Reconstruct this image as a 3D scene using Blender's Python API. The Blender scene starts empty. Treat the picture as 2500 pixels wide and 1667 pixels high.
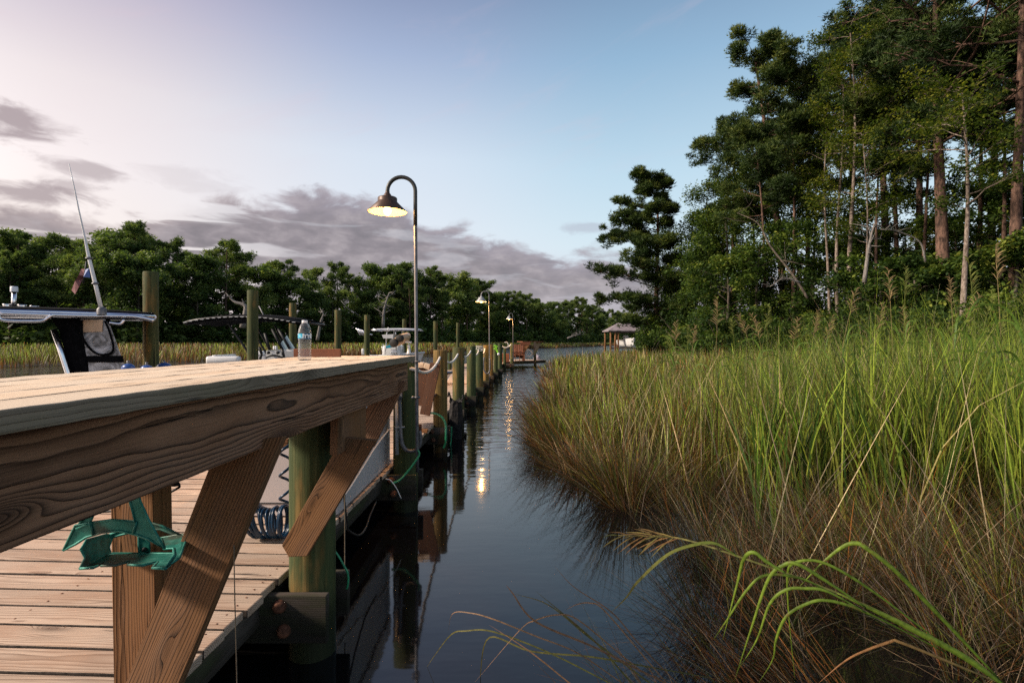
import bpy, bmesh, math, random
import numpy as np
from mathutils import Vector, Matrix
R = math.radians
PI = math.pi
rng = random.Random(7)
nr = np.random.RandomState(11)
SC = bpy.context.scene
COL = SC.collection
F = 1250.0; CX = 1250.0; CY = 832.0; HC = 1.54      # focal length in photo pixels, horizon, eye above the water
DZ = .38                                            # deck surface
def P(px, py, Y):
    return Vector(((px-CX)*Y/F, Y, HC-(py-CY)*Y/F))
def lerp(a, b, t): return a+(b-a)*t
def interp(x, pts):
    return float(np.interp(x, [p[0] for p in pts], [p[1] for p in pts]))

# ---------------------------------------------------------------- node helper
class NT:
    def __init__(s, name):
        s.m = bpy.data.materials.new(name); s.m.use_nodes = True
        s.t = s.m.node_tree; s.t.nodes.clear()
        s.out = s.t.nodes.new('ShaderNodeOutputMaterial')
    def n(s, typ, **kw):
        nd = s.t.nodes.new(typ)
        for k, v in kw.items(): setattr(nd, k, v)
        return nd
    def put(s, sock, v):
        if isinstance(v, bpy.types.NodeSocket): s.t.links.new(v, sock)
        elif isinstance(v, (tuple, list)) and len(v) == 3 and sock.type == 'RGBA': sock.default_value = (*v, 1)
        else: sock.default_value = v
    def math(s, op, a, b=None, c=None, clamp=False):
        nd = s.n('ShaderNodeMath', operation=op, use_clamp=clamp)
        s.put(nd.inputs[0], a)
        if b is not None: s.put(nd.inputs[1], b)
        if c is not None: s.put(nd.inputs[2], c)
        return nd.outputs[0]
    def vm(s, op, a, b=None):
        nd = s.n('ShaderNodeVectorMath', operation=op); s.put(nd.inputs[0], a)
        if b is not None: s.put(nd.inputs[1], b)
        return nd.outputs[0]
    def sep(s, v):
        nd = s.n('ShaderNodeSeparateXYZ'); s.put(nd.inputs[0], v); return nd.outputs
    def comb(s, x, y, z):
        nd = s.n('ShaderNodeCombineXYZ')
        for i, v in enumerate((x, y, z)): s.put(nd.inputs[i], v)
        return nd.outputs[0]
    def noise(s, vec, scale=1, detail=3, rough=.5, dist=0):
        nd = s.n('ShaderNodeTexNoise'); s.put(nd.inputs['Vector'], vec)
        nd.inputs['Scale'].default_value = scale; nd.inputs['Detail'].default_value = detail
        nd.inputs['Roughness'].default_value = rough; nd.inputs['Distortion'].default_value = dist
        return nd.outputs[0]
    def voro(s, vec, scale=1):
        nd = s.n('ShaderNodeTexVoronoi'); s.put(nd.inputs['Vector'], vec); nd.inputs['Scale'].default_value = scale
        return nd.outputs
    def attr(s, name):
        return s.n('ShaderNodeAttribute', attribute_name=name)
    def geo(s): return s.n('ShaderNodeNewGeometry')
    def tc(s): return s.n('ShaderNodeTexCoord')
    def mix(s, f, a, b, typ='MIX'):
        nd = s.n('ShaderNodeMix', data_type='RGBA', blend_type=typ)
        s.put(nd.inputs[0], f); s.put(nd.inputs[6], a); s.put(nd.inputs[7], b); return nd.outputs[2]
    def ss(s, x, a, b, lo=0, hi=1):
        nd = s.n('ShaderNodeMapRange', interpolation_type='SMOOTHSTEP')
        s.put(nd.inputs[0], x)
        for i, v in enumerate((a, b, lo, hi)): s.put(nd.inputs[i+1], v)
        return nd.outputs[0]
    def ramp(s, x, pts, interp='LINEAR'):
        nd = s.n('ShaderNodeValToRGB'); s.put(nd.inputs[0], x); cr = nd.color_ramp; cr.interpolation = interp
        while len(cr.elements) < len(pts): cr.elements.new(.5)
        for e, (p, c) in zip(cr.elements, pts): e.position = p; e.color = (*c, 1)
        return nd.outputs[0]
    def bump(s, h, strength=.5, dist=.002):
        nd = s.n('ShaderNodeBump'); nd.inputs['Strength'].default_value = strength
        nd.inputs['Distance'].default_value = dist; s.put(nd.inputs['Height'], h); return nd.outputs[0]
    def pbr(s, col, rough=.6, metal=0, normal=None, spec=.5, trans=0, emis=None, es=0, sss=0, alpha=None, ior=1.45, coat=0):
        b = s.n('ShaderNodeBsdfPrincipled'); I = b.inputs
        s.put(I['Base Color'], col); s.put(I['Roughness'], rough); s.put(I['Metallic'], metal)
        s.put(I['Specular IOR Level'], spec); I['Transmission Weight'].default_value = trans; I['IOR'].default_value = ior
        I['Coat Weight'].default_value = coat
        if normal is not None: s.put(I['Normal'], normal)
        if emis is not None: s.put(I['Emission Color'], emis); I['Emission Strength'].default_value = es
        if alpha is not None: s.put(I['Alpha'], alpha)
        return b.outputs[0]
    def done(s, sh):
        s.t.links.new(sh, s.out.inputs[0]); return s.m

def srgb(r, g, b):
    f = lambda c: (c/255/12.92) if c/255 <= .04045 else ((c/255+.055)/1.055)**2.4
    return (f(r), f(g), f(b))

def mat_wood(name, light, dark, lam=.009, stain=None, stain_amt=.5, warp=.03, knot=1.0, rough=.8, contrast=1.0, weather=.3, bumpd=.0015):
    """sawn board: rings seen on the cut faces, bent round knots, split by fine checks"""
    m = NT(name)
    g = m.attr('gp').outputs['Vector']; x, y, z = m.sep(g)
    lo = m.comb(m.math('MULTIPLY', x, 1.3), m.math('MULTIPLY', y, 5), m.math('MULTIPLY', z, 5))
    n1 = m.noise(lo, 1, 3, .55)
    kv = m.voro(m.comb(m.math('MULTIPLY', x, 1.0), m.math('MULTIPLY', y, 4.2), m.math('MULTIPLY', z, 1.5)), 1.6)[0]
    kb = m.math('POWER', 2.718, m.math('MULTIPLY', m.math('MULTIPLY', kv, kv), -55))
    r = m.math('SQRT', m.math('ADD', m.math('MULTIPLY', y, y), m.math('MULTIPLY', z, z)))
    r = m.math('ADD', r, m.math('MULTIPLY', m.math('SUBTRACT', n1, .5), warp*2))
    r = m.math('ADD', r, m.math('MULTIPLY', kb, .055*knot))
    fr = m.math('FRACT', m.math('DIVIDE', r, lam))
    late = m.math('POWER', fr, 2.2)
    late = m.math('SUBTRACT', late, m.ss(fr, .9, 1.0))
    late = m.math('MAXIMUM', late, 0)
    fib = m.noise(m.comb(m.math('MULTIPLY', x, 6), m.math('MULTIPLY', y, 320), m.math('MULTIPLY', z, 320)), 1, 3, .6)
    mid = m.noise(m.comb(m.math('MULTIPLY', x, 2.2), m.math('MULTIPLY', y, 45), m.math('MULTIPLY', z, 45)), 1, 4, .6)
    crack = m.ss(mid, .66, .72)
    blot = m.noise(m.comb(m.math('MULTIPLY', x, 2), m.math('MULTIPLY', y, 8), m.math('MULTIPLY', z, 8)), 1, 4, .6)
    br = m.attr('br').outputs['Fac']
    f = m.math('ADD', m.math('MULTIPLY', late, .75*contrast), m.math('MULTIPLY', m.math('SUBTRACT', fib, .5), .9), clamp=True)
    c = m.mix(f, light, dark)
    c = m.mix(m.math('MULTIPLY', kb, .75), c, tuple(v*.35 for v in dark))
    if stain: c = m.mix(m.ss(blot, .42, .68, 0, stain_amt), c, stain)
    c = m.mix(m.ss(blot, .6, .25, 0, weather), c, (.23, .20, .17))
    c = m.mix(m.math('MULTIPLY', crack, .85), c, (.012, .008, .006))
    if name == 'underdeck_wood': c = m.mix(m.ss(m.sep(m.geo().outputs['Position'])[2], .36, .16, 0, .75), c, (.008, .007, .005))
    mul = m.math('ADD', .84, m.math('MULTIPLY', br, .28))
    c = m.mix(1.0, c, m.comb(mul, mul, mul), 'MULTIPLY')
    h = m.math('SUBTRACT', m.math('ADD', m.math('MULTIPLY', late, .8), m.math('MULTIPLY', fib, .35)), m.math('MULTIPLY', crack, 1.6))
    return m.done(m.pbr(c, rough, normal=m.bump(h, .8, bumpd), spec=.25))

def mat_pile(name):
    m = NT(name)
    o = m.tc().outputs['Object']; rnd = m.n('ShaderNodeObjectInfo').outputs['Random']
    x, y, z = m.sep(o)
    off = m.math('MULTIPLY', rnd, 37)
    v = m.comb(m.math('ADD', m.math('MULTIPLY', x, 48), off), m.math('MULTIPLY', y, 48), m.math('MULTIPLY', z, 1.4))
    st = m.noise(v, 1, 5, .62, .4)
    bl = m.noise(m.comb(m.math('ADD', m.math('MULTIPLY', x, 6), off), m.math('MULTIPLY', y, 6), m.math('MULTIPLY', z, 1.3)), 1, 4, .6)
    c = m.ramp(st, [(.25, (.015, .02, .008)), (.43, (.045, .062, .021)), (.58, (.066, .080, .028)), (.8, (.15, .145, .062))])
    och = m.attr('och').outputs['Fac']
    hue = m.math('ADD', m.ss(bl, .52, .68), och, clamp=True)
    c = m.mix(m.math('MULTIPLY', hue, .75), c, m.ramp(st, [(.25, (.05, .028, .01)), (.5, (.24, .13, .035)), (.8, (.38, .24, .09))]))
    c = m.mix(m.ss(bl, .46, .3, 0, .6), c, (.018, .045, .022))
    wz = m.sep(m.geo().outputs['Position'])[2]
    wet = m.ss(m.math('ADD', wz, m.math('MULTIPLY', m.math('SUBTRACT', bl, .5), .35)), .42, .12)
    c = m.mix(m.math('MULTIPLY', wet, .85), c, (.014, .016, .008))
    ck = m.ss(m.noise(m.comb(m.math('ADD', m.math('MULTIPLY', x, 40), off), m.math('MULTIPLY', y, 40), m.math('MULTIPLY', z, 1.1)), 1, 2, .5), .65, .70)
    c = m.mix(m.math('MULTIPLY', ck, .85), c, (.008, .008, .005))
    h = m.math('SUBTRACT', st, ck)
    return m.done(m.pbr(c, m.ss(wet, 0, 1, .8, .45), normal=m.bump(h, .7, .006), spec=.3))

def mat_leaf(name, stops, trans=.3, rough=.55):
    m = NT(name)
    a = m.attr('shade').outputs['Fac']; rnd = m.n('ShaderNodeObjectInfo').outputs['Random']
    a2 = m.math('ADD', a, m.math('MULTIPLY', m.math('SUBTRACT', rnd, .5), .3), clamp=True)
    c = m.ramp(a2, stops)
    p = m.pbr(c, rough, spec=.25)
    t = m.n('ShaderNodeBsdfTranslucent'); m.put(t.inputs[0], m.mix(1, c, (1.1, 1.25, .6), 'MULTIPLY'))
    mx = m.n('ShaderNodeMixShader'); mx.inputs[0].default_value = trans
    m.t.links.new(p, mx.inputs[1]); m.t.links.new(t.outputs[0], mx.inputs[2])
    return m.done(mx.outputs[0])

def mat_grass(name, trans=.3):
    m = NT(name)
    c = m.attr('col').outputs['Color']; gp_ = m.geo().outputs['Position']
    n1 = m.noise(gp_, 55, 3, .6); n2 = m.noise(gp_, 18, 3, .6)
    c = m.mix(1, c, m.ramp(n1, [(.3, (.55, .55, .5)), (.5, (1, 1, 1)), (.72, (1.35, 1.3, 1.2))]), 'MULTIPLY'); c = m.mix(m.ss(n2, .62, .70, 0, .6), c, (.17, .09, .035))
    p = m.pbr(c, .5, spec=.3)
    t = m.n('ShaderNodeBsdfTranslucent'); m.put(t.inputs[0], c)
    mx = m.n('ShaderNodeMixShader'); mx.inputs[0].default_value = trans
    m.t.links.new(p, mx.inputs[1]); m.t.links.new(t.outputs[0], mx.inputs[2])
    return m.done(mx.outputs[0])

def mat_bark(name, a, b, sc=1.0):
    m = NT(name); o = m.tc().outputs['Object']; x, y, z = m.sep(o)
    n1 = m.noise(m.comb(m.math('MULTIPLY', x, 9*sc), m.math('MULTIPLY', y, 9*sc), m.math('MULTIPLY', z, 3*sc)), 1, 5, .65)
    n2 = m.noise(o, .5, 2)
    c = m.mix(m.ss(n1, .35, .65), a, b)
    c = m.mix(m.ss(n2, .4, .7, 0, .5), c, tuple(v*.5 for v in a))
    return m.done(m.pbr(c, .9, normal=m.bump(n1, .8, .04), spec=.15))

def mat_plain(name, col, rough=.5, metal=0, var=.12, sc=6, spec=.5, coat=0, bump=0):
    m = NT(name); o = m.tc().outputs['Object']
    n1 = m.noise(o, sc, 4, .6)
    c = m.mix(m.ss(n1, .3, .75, 0, 1), tuple(min(1, v*(1+var)) for v in col), tuple(v*(1-var*1.6) for v in col))
    rr = m.ss(n1, .3, .7, rough*.85, min(1, rough*1.15))
    return m.done(m.pbr(c, rr, metal, spec=spec, coat=coat, normal=m.bump(n1, .4, bump) if bump else None))

# ---------------------------------------------------------------- mesh builder
class MB:
    def __init__(s): s.v = []; s.f = []; s.g = []; s.b = []; s.mi = []; s.sm = []
    def add(s, verts, faces, gp=None, br=None, mi=0, smooth=False):
        k = len(s.v); br = rng.random() if br is None else br
        s.v += [tuple(v) for v in verts]
        s.g += [tuple(g) for g in (gp if gp is not None else verts)]
        s.b += [br]*len(verts)
        s.f += [tuple(i+k for i in f) for f in faces]; s.mi += [mi]*len(faces); s.sm += [smooth]*len(faces)
    def board(s, a, b, w, t, side=(0, 0, 1), jit=0, seg=1, mi=0, off=None, br=None):
        """box from a to b; w along `side` (made square to the run), t along the third axis"""
        a = Vector(a); b = Vector(b); d = (b-a); L = d.length; d.normalize()
        sd = Vector(side); sd = (sd-d*sd.dot(d)).normalized(); th = d.cross(sd)
        if off is None: off = (rng.uniform(-50, 50), rng.uniform(-.03, .06)+rng.choice((0, .05)), rng.uniform(.02, .09))
        vs = []; gs = []
        for i in range(seg+1):
            u = i/seg
            for (p, q) in ((-1, -1), (1, -1), (1, 1), (-1, 1)):
                jj = Vector((rng.uniform(-jit, jit), rng.uniform(-jit, jit), rng.uniform(-jit, jit))) if jit else Vector()
                vs.append(a+d*(L*u)+sd*(p*w/2)+th*(q*t/2)+jj)
                gs.append((L*u+off[0], p*w/2+off[1], q*t/2+off[2]))
        fs = [(3, 2, 1, 0), tuple(4*seg+i for i in range(4))]
        for i in range(seg):
            for j in range(4):
                k = 4*i
                fs.append((k+j, k+(j+1) % 4, k+4+(j+1) % 4, k+4+j))
        s.add(vs, fs, gs, br, mi)
    def box(s, c, size, mi=0, rz=0, br=None):
        x, y, z = [v/2 for v in size]; M = Matrix.Rotation(rz, 3, 'Z'); c = Vector(c)
        vs = [c+M@Vector((i*x, j*y, k*z)) for k in (-1, 1) for (i, j) in ((-1, -1), (1, -1), (1, 1), (-1, 1))]
        s.add(vs, [(3, 2, 1, 0), (4, 5, 6, 7), (0, 1, 5, 4), (1, 2, 6, 5), (2, 3, 7, 6), (3, 0, 4, 7)], None, br, mi)
    def prism(s, pts, ext, gp=None, mi=0, br=None, along=None):
        n = len(pts); pts = [Vector(p) for p in pts]; ext = Vector(ext)
        vs = pts+[p+ext for p in pts]
        if along is not None:
            d = Vector(along).normalized(); e = ext.normalized(); w = d.cross(e)
            off = (rng.uniform(-50, 50), rng.uniform(-.02, .04), rng.uniform(.02, .07)); o = pts[0]
            gp = [((v-o).dot(d)+off[0], (v-o).dot(w)+off[1], (v-o).dot(e)+off[2]) for v in vs]
        fs = [tuple(range(n)), tuple(range(2*n-1, n-1, -1))]+[(i, n+i, n+(i+1) % n, (i+1) % n) for i in range(n)]
        s.add(vs, fs, gp, br, mi)
    def tube(s, path, rad, n=8, mi=0, cap=True, flat=1.0):
        path = [Vector(p) for p in path]; m = len(path)
        rads = rad if isinstance(rad, (list, tuple)) else [rad]*m
        vs = []; nrm = None; gs = []; L = 0
        for i, p in enumerate(path):
            t = (path[min(i+1, m-1)]-path[max(i-1, 0)])
            t = t.normalized() if t.length > 1e-9 else Vector((0, 0, 1))
            if nrm is None: nrm = t.orthogonal().normalized()
            nrm = (nrm-t*nrm.dot(t)); nrm = nrm.normalized() if nrm.length > 1e-6 else t.orthogonal().normalized()
            bn = t.cross(nrm)
            if i: L += (path[i]-path[i-1]).length
            for k in range(n):
                a = 2*PI*k/n
                vs.append(p+(nrm*math.cos(a)+bn*math.sin(a)*flat)*rads[i]); gs.append((L, k/n*.2, 0))
        fs = [(i*n+k, i*n+(k+1) % n, (i+1)*n+(k+1) % n, (i+1)*n+k) for i in range(m-1) for k in range(n)]
        s.add(vs, fs, gs, None, mi, True)
        if cap:
            k0 = len(s.v)-len(vs)
            s.f += [tuple(k0+n-1-k for k in range(n)), tuple(k0+(m-1)*n+k for k in range(n))]; s.mi += [mi, mi]; s.sm += [False, False]
    def lathe(s, prof, c=(0, 0, 0), n=20, mi=0, axis=(0, 0, 1), capb=False, capt=False):
        ax = Vector(axis).normalized(); u = ax.orthogonal().normalized() if abs(ax.z) < .99 else Vector((1, 0, 0)); w = ax.cross(u)
        c = Vector(c); vs = []
        for (r, z) in prof:
            for k in range(n):
                a = 2*PI*k/n; vs.append(c+ax*z+(u*math.cos(a)+w*math.sin(a))*r)
        m = len(prof)
        fs = [(i*n+k, i*n+(k+1) % n, (i+1)*n+(k+1) % n, (i+1)*n+k) for i in range(m-1) for k in range(n)]
        if capb: fs.append(tuple(n-1-k for k in range(n)))
        if capt: fs.append(tuple((m-1)*n+k for k in range(n)))
        s.add(vs, fs, None, None, mi, True)
    def ball(s, c, r, n=12, mi=0, sq=(1, 1, 1)):
        c = Vector(c); vs = []; fs = []; m = n//2
        for i in range(m+1):
            a = PI*i/m
            for k in range(n):
                b = 2*PI*k/n
                vs.append(c+Vector((r*sq[0]*math.sin(a)*math.cos(b), r*sq[1]*math.sin(a)*math.sin(b), r*sq[2]*math.cos(a))))
        for i in range(m):
            for k in range(n): fs.append((i*n+k, (i+1)*n+k, (i+1)*n+(k+1) % n, i*n+(k+1) % n))
        s.add(vs, fs, None, None, mi, True)
    def build(s, name, mats, parent=None, bevel=0, origin=None):
        me = bpy.data.meshes.new(name)
        o0 = Vector(origin) if origin is not None else Vector((0, 0, 0))
        me.from_pydata([tuple(Vector(v)-o0) for v in s.v], [], s.f); me.update()
        for m in (mats if isinstance(mats, (list, tuple)) else [mats]): me.materials.append(m)
        me.polygons.foreach_set('material_index', s.mi); me.polygons.foreach_set('use_smooth', s.sm)
        a = me.attributes.new('gp', 'FLOAT_VECTOR', 'POINT'); a.data.foreach_set('vector', [c for g in s.g for c in g])
        a = me.attributes.new('br', 'FLOAT', 'POINT'); a.data.foreach_set('value', s.b)
        o = bpy.data.objects.new(name, me); COL.objects.link(o)
        o.location = o0
        if parent is not None:
            o.parent = parent; o.location = o0-parent.location if parent.rotation_euler.z == 0 else o0
        if bevel:
            md = o.modifiers.new('b', 'BEVEL'); md.width = bevel; md.segments = 2; md.limit_method = 'ANGLE'; md.angle_limit = R(40)
        return o

def tag(o, label, cat, group=None, kind=None):
    if label: o['label'] = label
    if cat: o['category'] = cat
    if group: o['group'] = group
    if kind: o['kind'] = kind
    return o
def thing(name, label, cat, loc=(0, 0, 0), group=None):
    o = bpy.data.objects.new(name, None); COL.objects.link(o); o.location = loc; o.empty_display_size = .2
    return tag(o, label, cat, group)
def copy_tree(o, parent=None):
    c = o.copy(); COL.objects.link(c)
    if parent is not None: c.parent = parent
    for ch in list(o.children): copy_tree(ch, c)
    return c
def fast_mesh(name, V, T, mat, parent=None, shade=None, col=None, quads=False):
    """V (n,3), T (m,3|4) as numpy arrays"""
    me = bpy.data.meshes.new(name); k = T.shape[1]; m = len(T)
    me.vertices.add(len(V)); me.vertices.foreach_set('co', V.astype(np.float32).ravel())
    me.loops.add(m*k); me.loops.foreach_set('vertex_index', T.astype(np.int32).ravel())
    me.polygons.add(m); me.polygons.foreach_set('loop_start', np.arange(0, m*k, k, dtype=np.int32))
    me.update(calc_edges=True)
    if shade is not None:
        a = me.attributes.new('shade', 'FLOAT', 'POINT'); a.data.foreach_set('value', shade.astype(np.float32))
    if col is not None:
        a = me.attributes.new('col', 'FLOAT_COLOR', 'POINT')
        a.data.foreach_set('color', np.concatenate([col, np.ones((len(col), 1))], 1).astype(np.float32).ravel())
    me.materials.append(mat)
    o = bpy.data.objects.new(name, me); COL.objects.link(o)
    if parent is not None: o.parent = parent
    return o
def smooth_path(pts, n=8):
    """Catmull-Rom through pts"""
    pts = [Vector(p) for p in pts]; q = [pts[0]*2-pts[1]]+pts+[pts[-1]*2-pts[-2]]; out = []
    for i in range(1, len(q)-2):
        for k in range(n):
            t = k/n; a, b, c, d = q[i-1:i+3]
            out.append(.5*((2*b)+(c-a)*t+(2*a-5*b+4*c-d)*t*t+(3*b-a-3*c+d)*t**3))
    out.append(pts[-1]); return out

# ---------------------------------------------------------------- materials
M = {}
M['deck'] = mat_wood('deck_wood', (.62, .47, .35), (.15, .082, .050), lam=.0085, stain=(.36, .20, .12), stain_amt=.45, weather=.12, warp=.02, contrast=1.15, knot=.8)
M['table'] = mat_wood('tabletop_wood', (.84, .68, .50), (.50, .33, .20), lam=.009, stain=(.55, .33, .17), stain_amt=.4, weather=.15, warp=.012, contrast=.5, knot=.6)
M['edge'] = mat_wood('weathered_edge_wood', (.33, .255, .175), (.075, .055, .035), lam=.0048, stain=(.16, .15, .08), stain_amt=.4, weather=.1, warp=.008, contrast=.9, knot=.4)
M['beam'] = mat_wood('beam_wood', (.33, .165, .088), (.018, .008, .004), lam=.0118, stain=(.13, .06, .03), stain_amt=.5, weather=.12, warp=.03, contrast=1.5, knot=1.3, bumpd=.005)
M['brace'] = mat_wood('brace_wood', (.24, .112, .046), (.028, .012, .005), lam=.0085, stain=(.24, .12, .05), stain_amt=.5, weather=.15, warp=.02, contrast=1.3, knot=1.2, bumpd=.004)
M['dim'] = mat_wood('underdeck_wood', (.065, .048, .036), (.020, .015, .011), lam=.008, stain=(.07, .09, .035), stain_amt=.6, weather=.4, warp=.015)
M['oldrope'] = mat_plain('weathered_cord_fibre', (.16, .12, .08), .9, var=.2, sc=90)
M['gapshade'] = mat_plain('gap_shade_plank_sides', (.045, .032, .024), .9, var=.4, sc=40)  # shade of the gaps between boards, painted as a dark side colour
M['bench'] = mat_wood('dark_bench_wood', (.13, .065, .04), (.06, .028, .018), lam=.01, weather=.1, warp=.01)
M['redwood'] = mat_wood('stained_red_wood', (.22, .085, .045), (.10, .038, .022), lam=.01, weather=.15, warp=.01)
M['pile'] = mat_pile('treated_pile_wood')
M['rope'] = mat_plain('white_rope_fibre', (.72, .66, .58), .9, var=.2, sc=90, bump=.004)
M['galv'] = mat_plain('galvanised_steel', (.17, .165, .17), .5, .6, var=.2, sc=14)
M['bronze'] = mat_plain('bronze_painted_steel', (.085, .05, .035), .45, .3, var=.2, sc=12)
M['alu'] = mat_plain('polished_aluminium', (.75, .74, .76), .22, 1.0, var=.06)
M['blackpipe'] = mat_plain('dark_painted_pipe', (.05, .05, .045), .45, .5, var=.2)
M['pvc'] = mat_plain('grey_pvc', (.42, .42, .41), .5, var=.1)
M['gel'] = mat_plain('white_gelcoat', (.72, .71, .69), .22, var=.05, sc=2, coat=.4)
M['gelgrey'] = mat_plain('grey_gelcoat', (.36, .36, .36), .4, var=.08, sc=3)
M['navy'] = mat_plain('navy_gelcoat', (.02, .035, .09), .2, var=.05, coat=.5)
M['canvas'] = mat_plain('black_canvas', (.004, .004, .005), .95, var=.2, sc=20, bump=.003, spec=.08)
M['boxp'] = mat_plain('dock_box_fibreglass', (.60, .53, .50), .45, var=.06, sc=3, bump=.001)
M['bluehose'] = mat_plain('blue_hose_plastic', (.005, .034, .075), .28, var=.15, sc=10)
M['greenhose'] = mat_plain('green_hose_rubber', (.03, .26, .12), .4, var=.15, sc=20)
M['rust'] = mat_plain('rusty_iron', (.16, .065, .035), .8, .3, var=.4, sc=40, bump=.004)
M['black'] = mat_plain('black_rubber', (.012, .012, .012), .6, var=.2)
M['char'] = mat_plain('blackened_wood', (.012, .010, .009), .85, var=.6, sc=25, bump=.02)
M['fender'] = mat_plain('blue_vinyl_fender', (.03, .09, .30), .3, var=.1)
M['bluevinyl'] = mat_plain('turquoise_plastic', (.02, .33, .42), .4, var=.1)
M['buoy'] = mat_plain('pale_buoy_vinyl', (.55, .47, .52), .4, var=.1)
M['lime'] = mat_plain('lime_cord', (.30, .75, .03), .6, var=.1)
M['red'] = mat_plain('flag_red_cloth', (.20, .085, .085), .9)
M['tan'] = mat_plain('tan_plastic', (.55, .36, .22), .4, var=.15)
M['glass'] = None
m = NT('clear_window'); M['glass'] = m.done(m.pbr((.75, .8, .82), .08, trans=.75, spec=.5, ior=1.2))
m = NT('tinted_window'); M['tint'] = m.done(m.pbr((.38, .55, .62), .12, trans=.2, spec=.6))
m = NT('creased_vinyl_window')
nn = m.noise(m.tc().outputs['Object'], 5, 3, .6, 2.0)
M['vinyl'] = m.done(m.pbr(m.ramp(nn, [(.35, (.08, .08, .08)), (.5, (.32, .31, .31)), (.68, (.62, .60, .60))]), .12, normal=m.bump(nn, .6, .04)))
# verdigris-green cast metal
m = NT('green_painted_cast_metal'); o = m.tc().outputs['Object']; nn = m.noise(o, 22, 5, .65); n2 = m.noise(o, 6, 3, .6)
c = m.ramp(nn, [(.3, (.016, .12, .095)), (.5, (.025, .23, .18)), (.75, (.10, .36, .29))]); c = m.mix(m.ss(n2, .58, .68, 0, .75), c, (.09, .07, .05))
M['cast'] = m.done(m.pbr(c, .5, .25, normal=m.bump(nn, .5, .004)))
# lamp bulb and the glowing inside of the shades
m = NT('lamp_bulb_glow'); M['bulb'] = m.done(m.pbr((1, .8, .5), .5, emis=(1, .50, .14), es=30))
m = NT('lamp_reflector'); M['reflector'] = m.done(m.pbr((.9, .8, .62), .5))
# water
m = NT('creek_water')
pos = m.geo().outputs['Position']; x, y, z = m.sep(pos)
n1 = m.noise(m.comb(m.math('MULTIPLY', x, 1.1), m.math('MULTIPLY', y, 3.0), 0), 1, 3, .55)
n2 = m.noise(m.comb(m.math('MULTIPLY', x, 3.5), m.math('MULTIPLY', y, 9.0), 3), 1, 2, .5)
patch = m.noise(m.comb(m.math('MULTIPLY', x, .09), m.math('MULTIPLY', y, .05), 5), 1, 2)
amt = m.math('MULTIPLY', m.math('MULTIPLY', m.ss(y, 4.5, 11, .05, 1.3), m.ss(y, 20, 60, 1, 2.2)), m.ss(patch, .3, .6, .4, 1))
h = m.math('MULTIPLY', m.math('ADD', m.math('MULTIPLY', n1, .7), m.math('MULTIPLY', n2, .3)), amt)
M['water'] = m.done(m.pbr((.005, .0045, .005), .055, normal=m.bump(h, .7, .09), spec=.75, ior=1.5))
# mud
m = NT('marsh_mud'); pos = m.geo().outputs['Position']; nn = m.noise(pos, 2.5, 5, .6)
M['mud'] = m.done(m.pbr(m.ramp(nn, [(.3, (.012, .010, .008)), (.7, (.05, .04, .025))]), .8, normal=m.bump(nn, .6, .05)))
M['pineleaf'] = mat_leaf('pine_needles', [(0, (.008, .018, .006)), (.45, (.028, .055, .012)), (.8, (.075, .112, .024)), (1, (.16, .185, .035))], .2)
M['broadleaf'] = mat_leaf('broad_leaves', [(0, (.012, .028, .008)), (.45, (.036, .070, .016)), (.8, (.12, .18, .03)), (1, (.25, .27, .045))], .35)
M['yellowleaf'] = mat_leaf('yellowing_leaves', [(0, (.025, .045, .01)), (.5, (.08, .12, .018)), (1, (.26, .25, .035))], .45)
M['farleaf'] = mat_leaf('far_foliage', [(0, (.018, .038, .011)), (.4, (.075, .12, .034)), (.75, (.18, .235, .065)), (1, (.27, .30, .08))], .4)
M['barkpine'] = mat_bark('pine_bark', (.045, .030, .024), (.21, .125, .09))
M['barkpale'] = mat_bark('pale_bark', (.12, .09, .07), (.36, .29, .24), 2)
M['bark'] = mat_bark('grey_bark', (.05, .042, .033), (.17, .14, .11))
M['deadwood'] = mat_bark('bleached_deadwood', (.16, .145, .13), (.34, .31, .28), 2)
M['grass'] = mat_grass('marsh_grass_blades', .3)
# ---------------------------------------------------------------- foliage
def unit(n, r=nr):
    v = r.normal(size=(n, 3)); return v/np.linalg.norm(v, axis=1)[:, None]
def needles(C, Rad, shade, per, L, W, r):
    """spiky tufts: C centres (k,3), Rad (k,3) half axes; per tufts each, five needles a tuft"""
    k = len(C); n = k*per
    q = unit(n, r)*(r.rand(n, 1)**.45)
    c = np.repeat(C, per, 0)+q*np.repeat(Rad, per, 0)
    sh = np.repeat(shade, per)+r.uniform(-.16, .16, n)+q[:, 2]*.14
    c = np.repeat(c, 5, 0); sh = np.repeat(sh, 5)+r.uniform(-.08, .08, n*5)
    d = unit(n*5, r); d[:, 2] = np.abs(d[:, 2])*.9+.1; d += np.repeat(q, 5, 0)*.7; d /= np.linalg.norm(d, axis=1)[:, None]
    s = np.cross(d, unit(n*5, r)); s /= np.linalg.norm(s, axis=1)[:, None]+1e-9
    ll = L*r.uniform(.6, 1.25, (n*5, 1))
    V = np.stack([c-s*W/2, c+s*W/2, c+d*ll], 1).reshape(-1, 3)
    return V, np.arange(len(V)).reshape(-1, 3), np.repeat(sh, 3)
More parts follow.
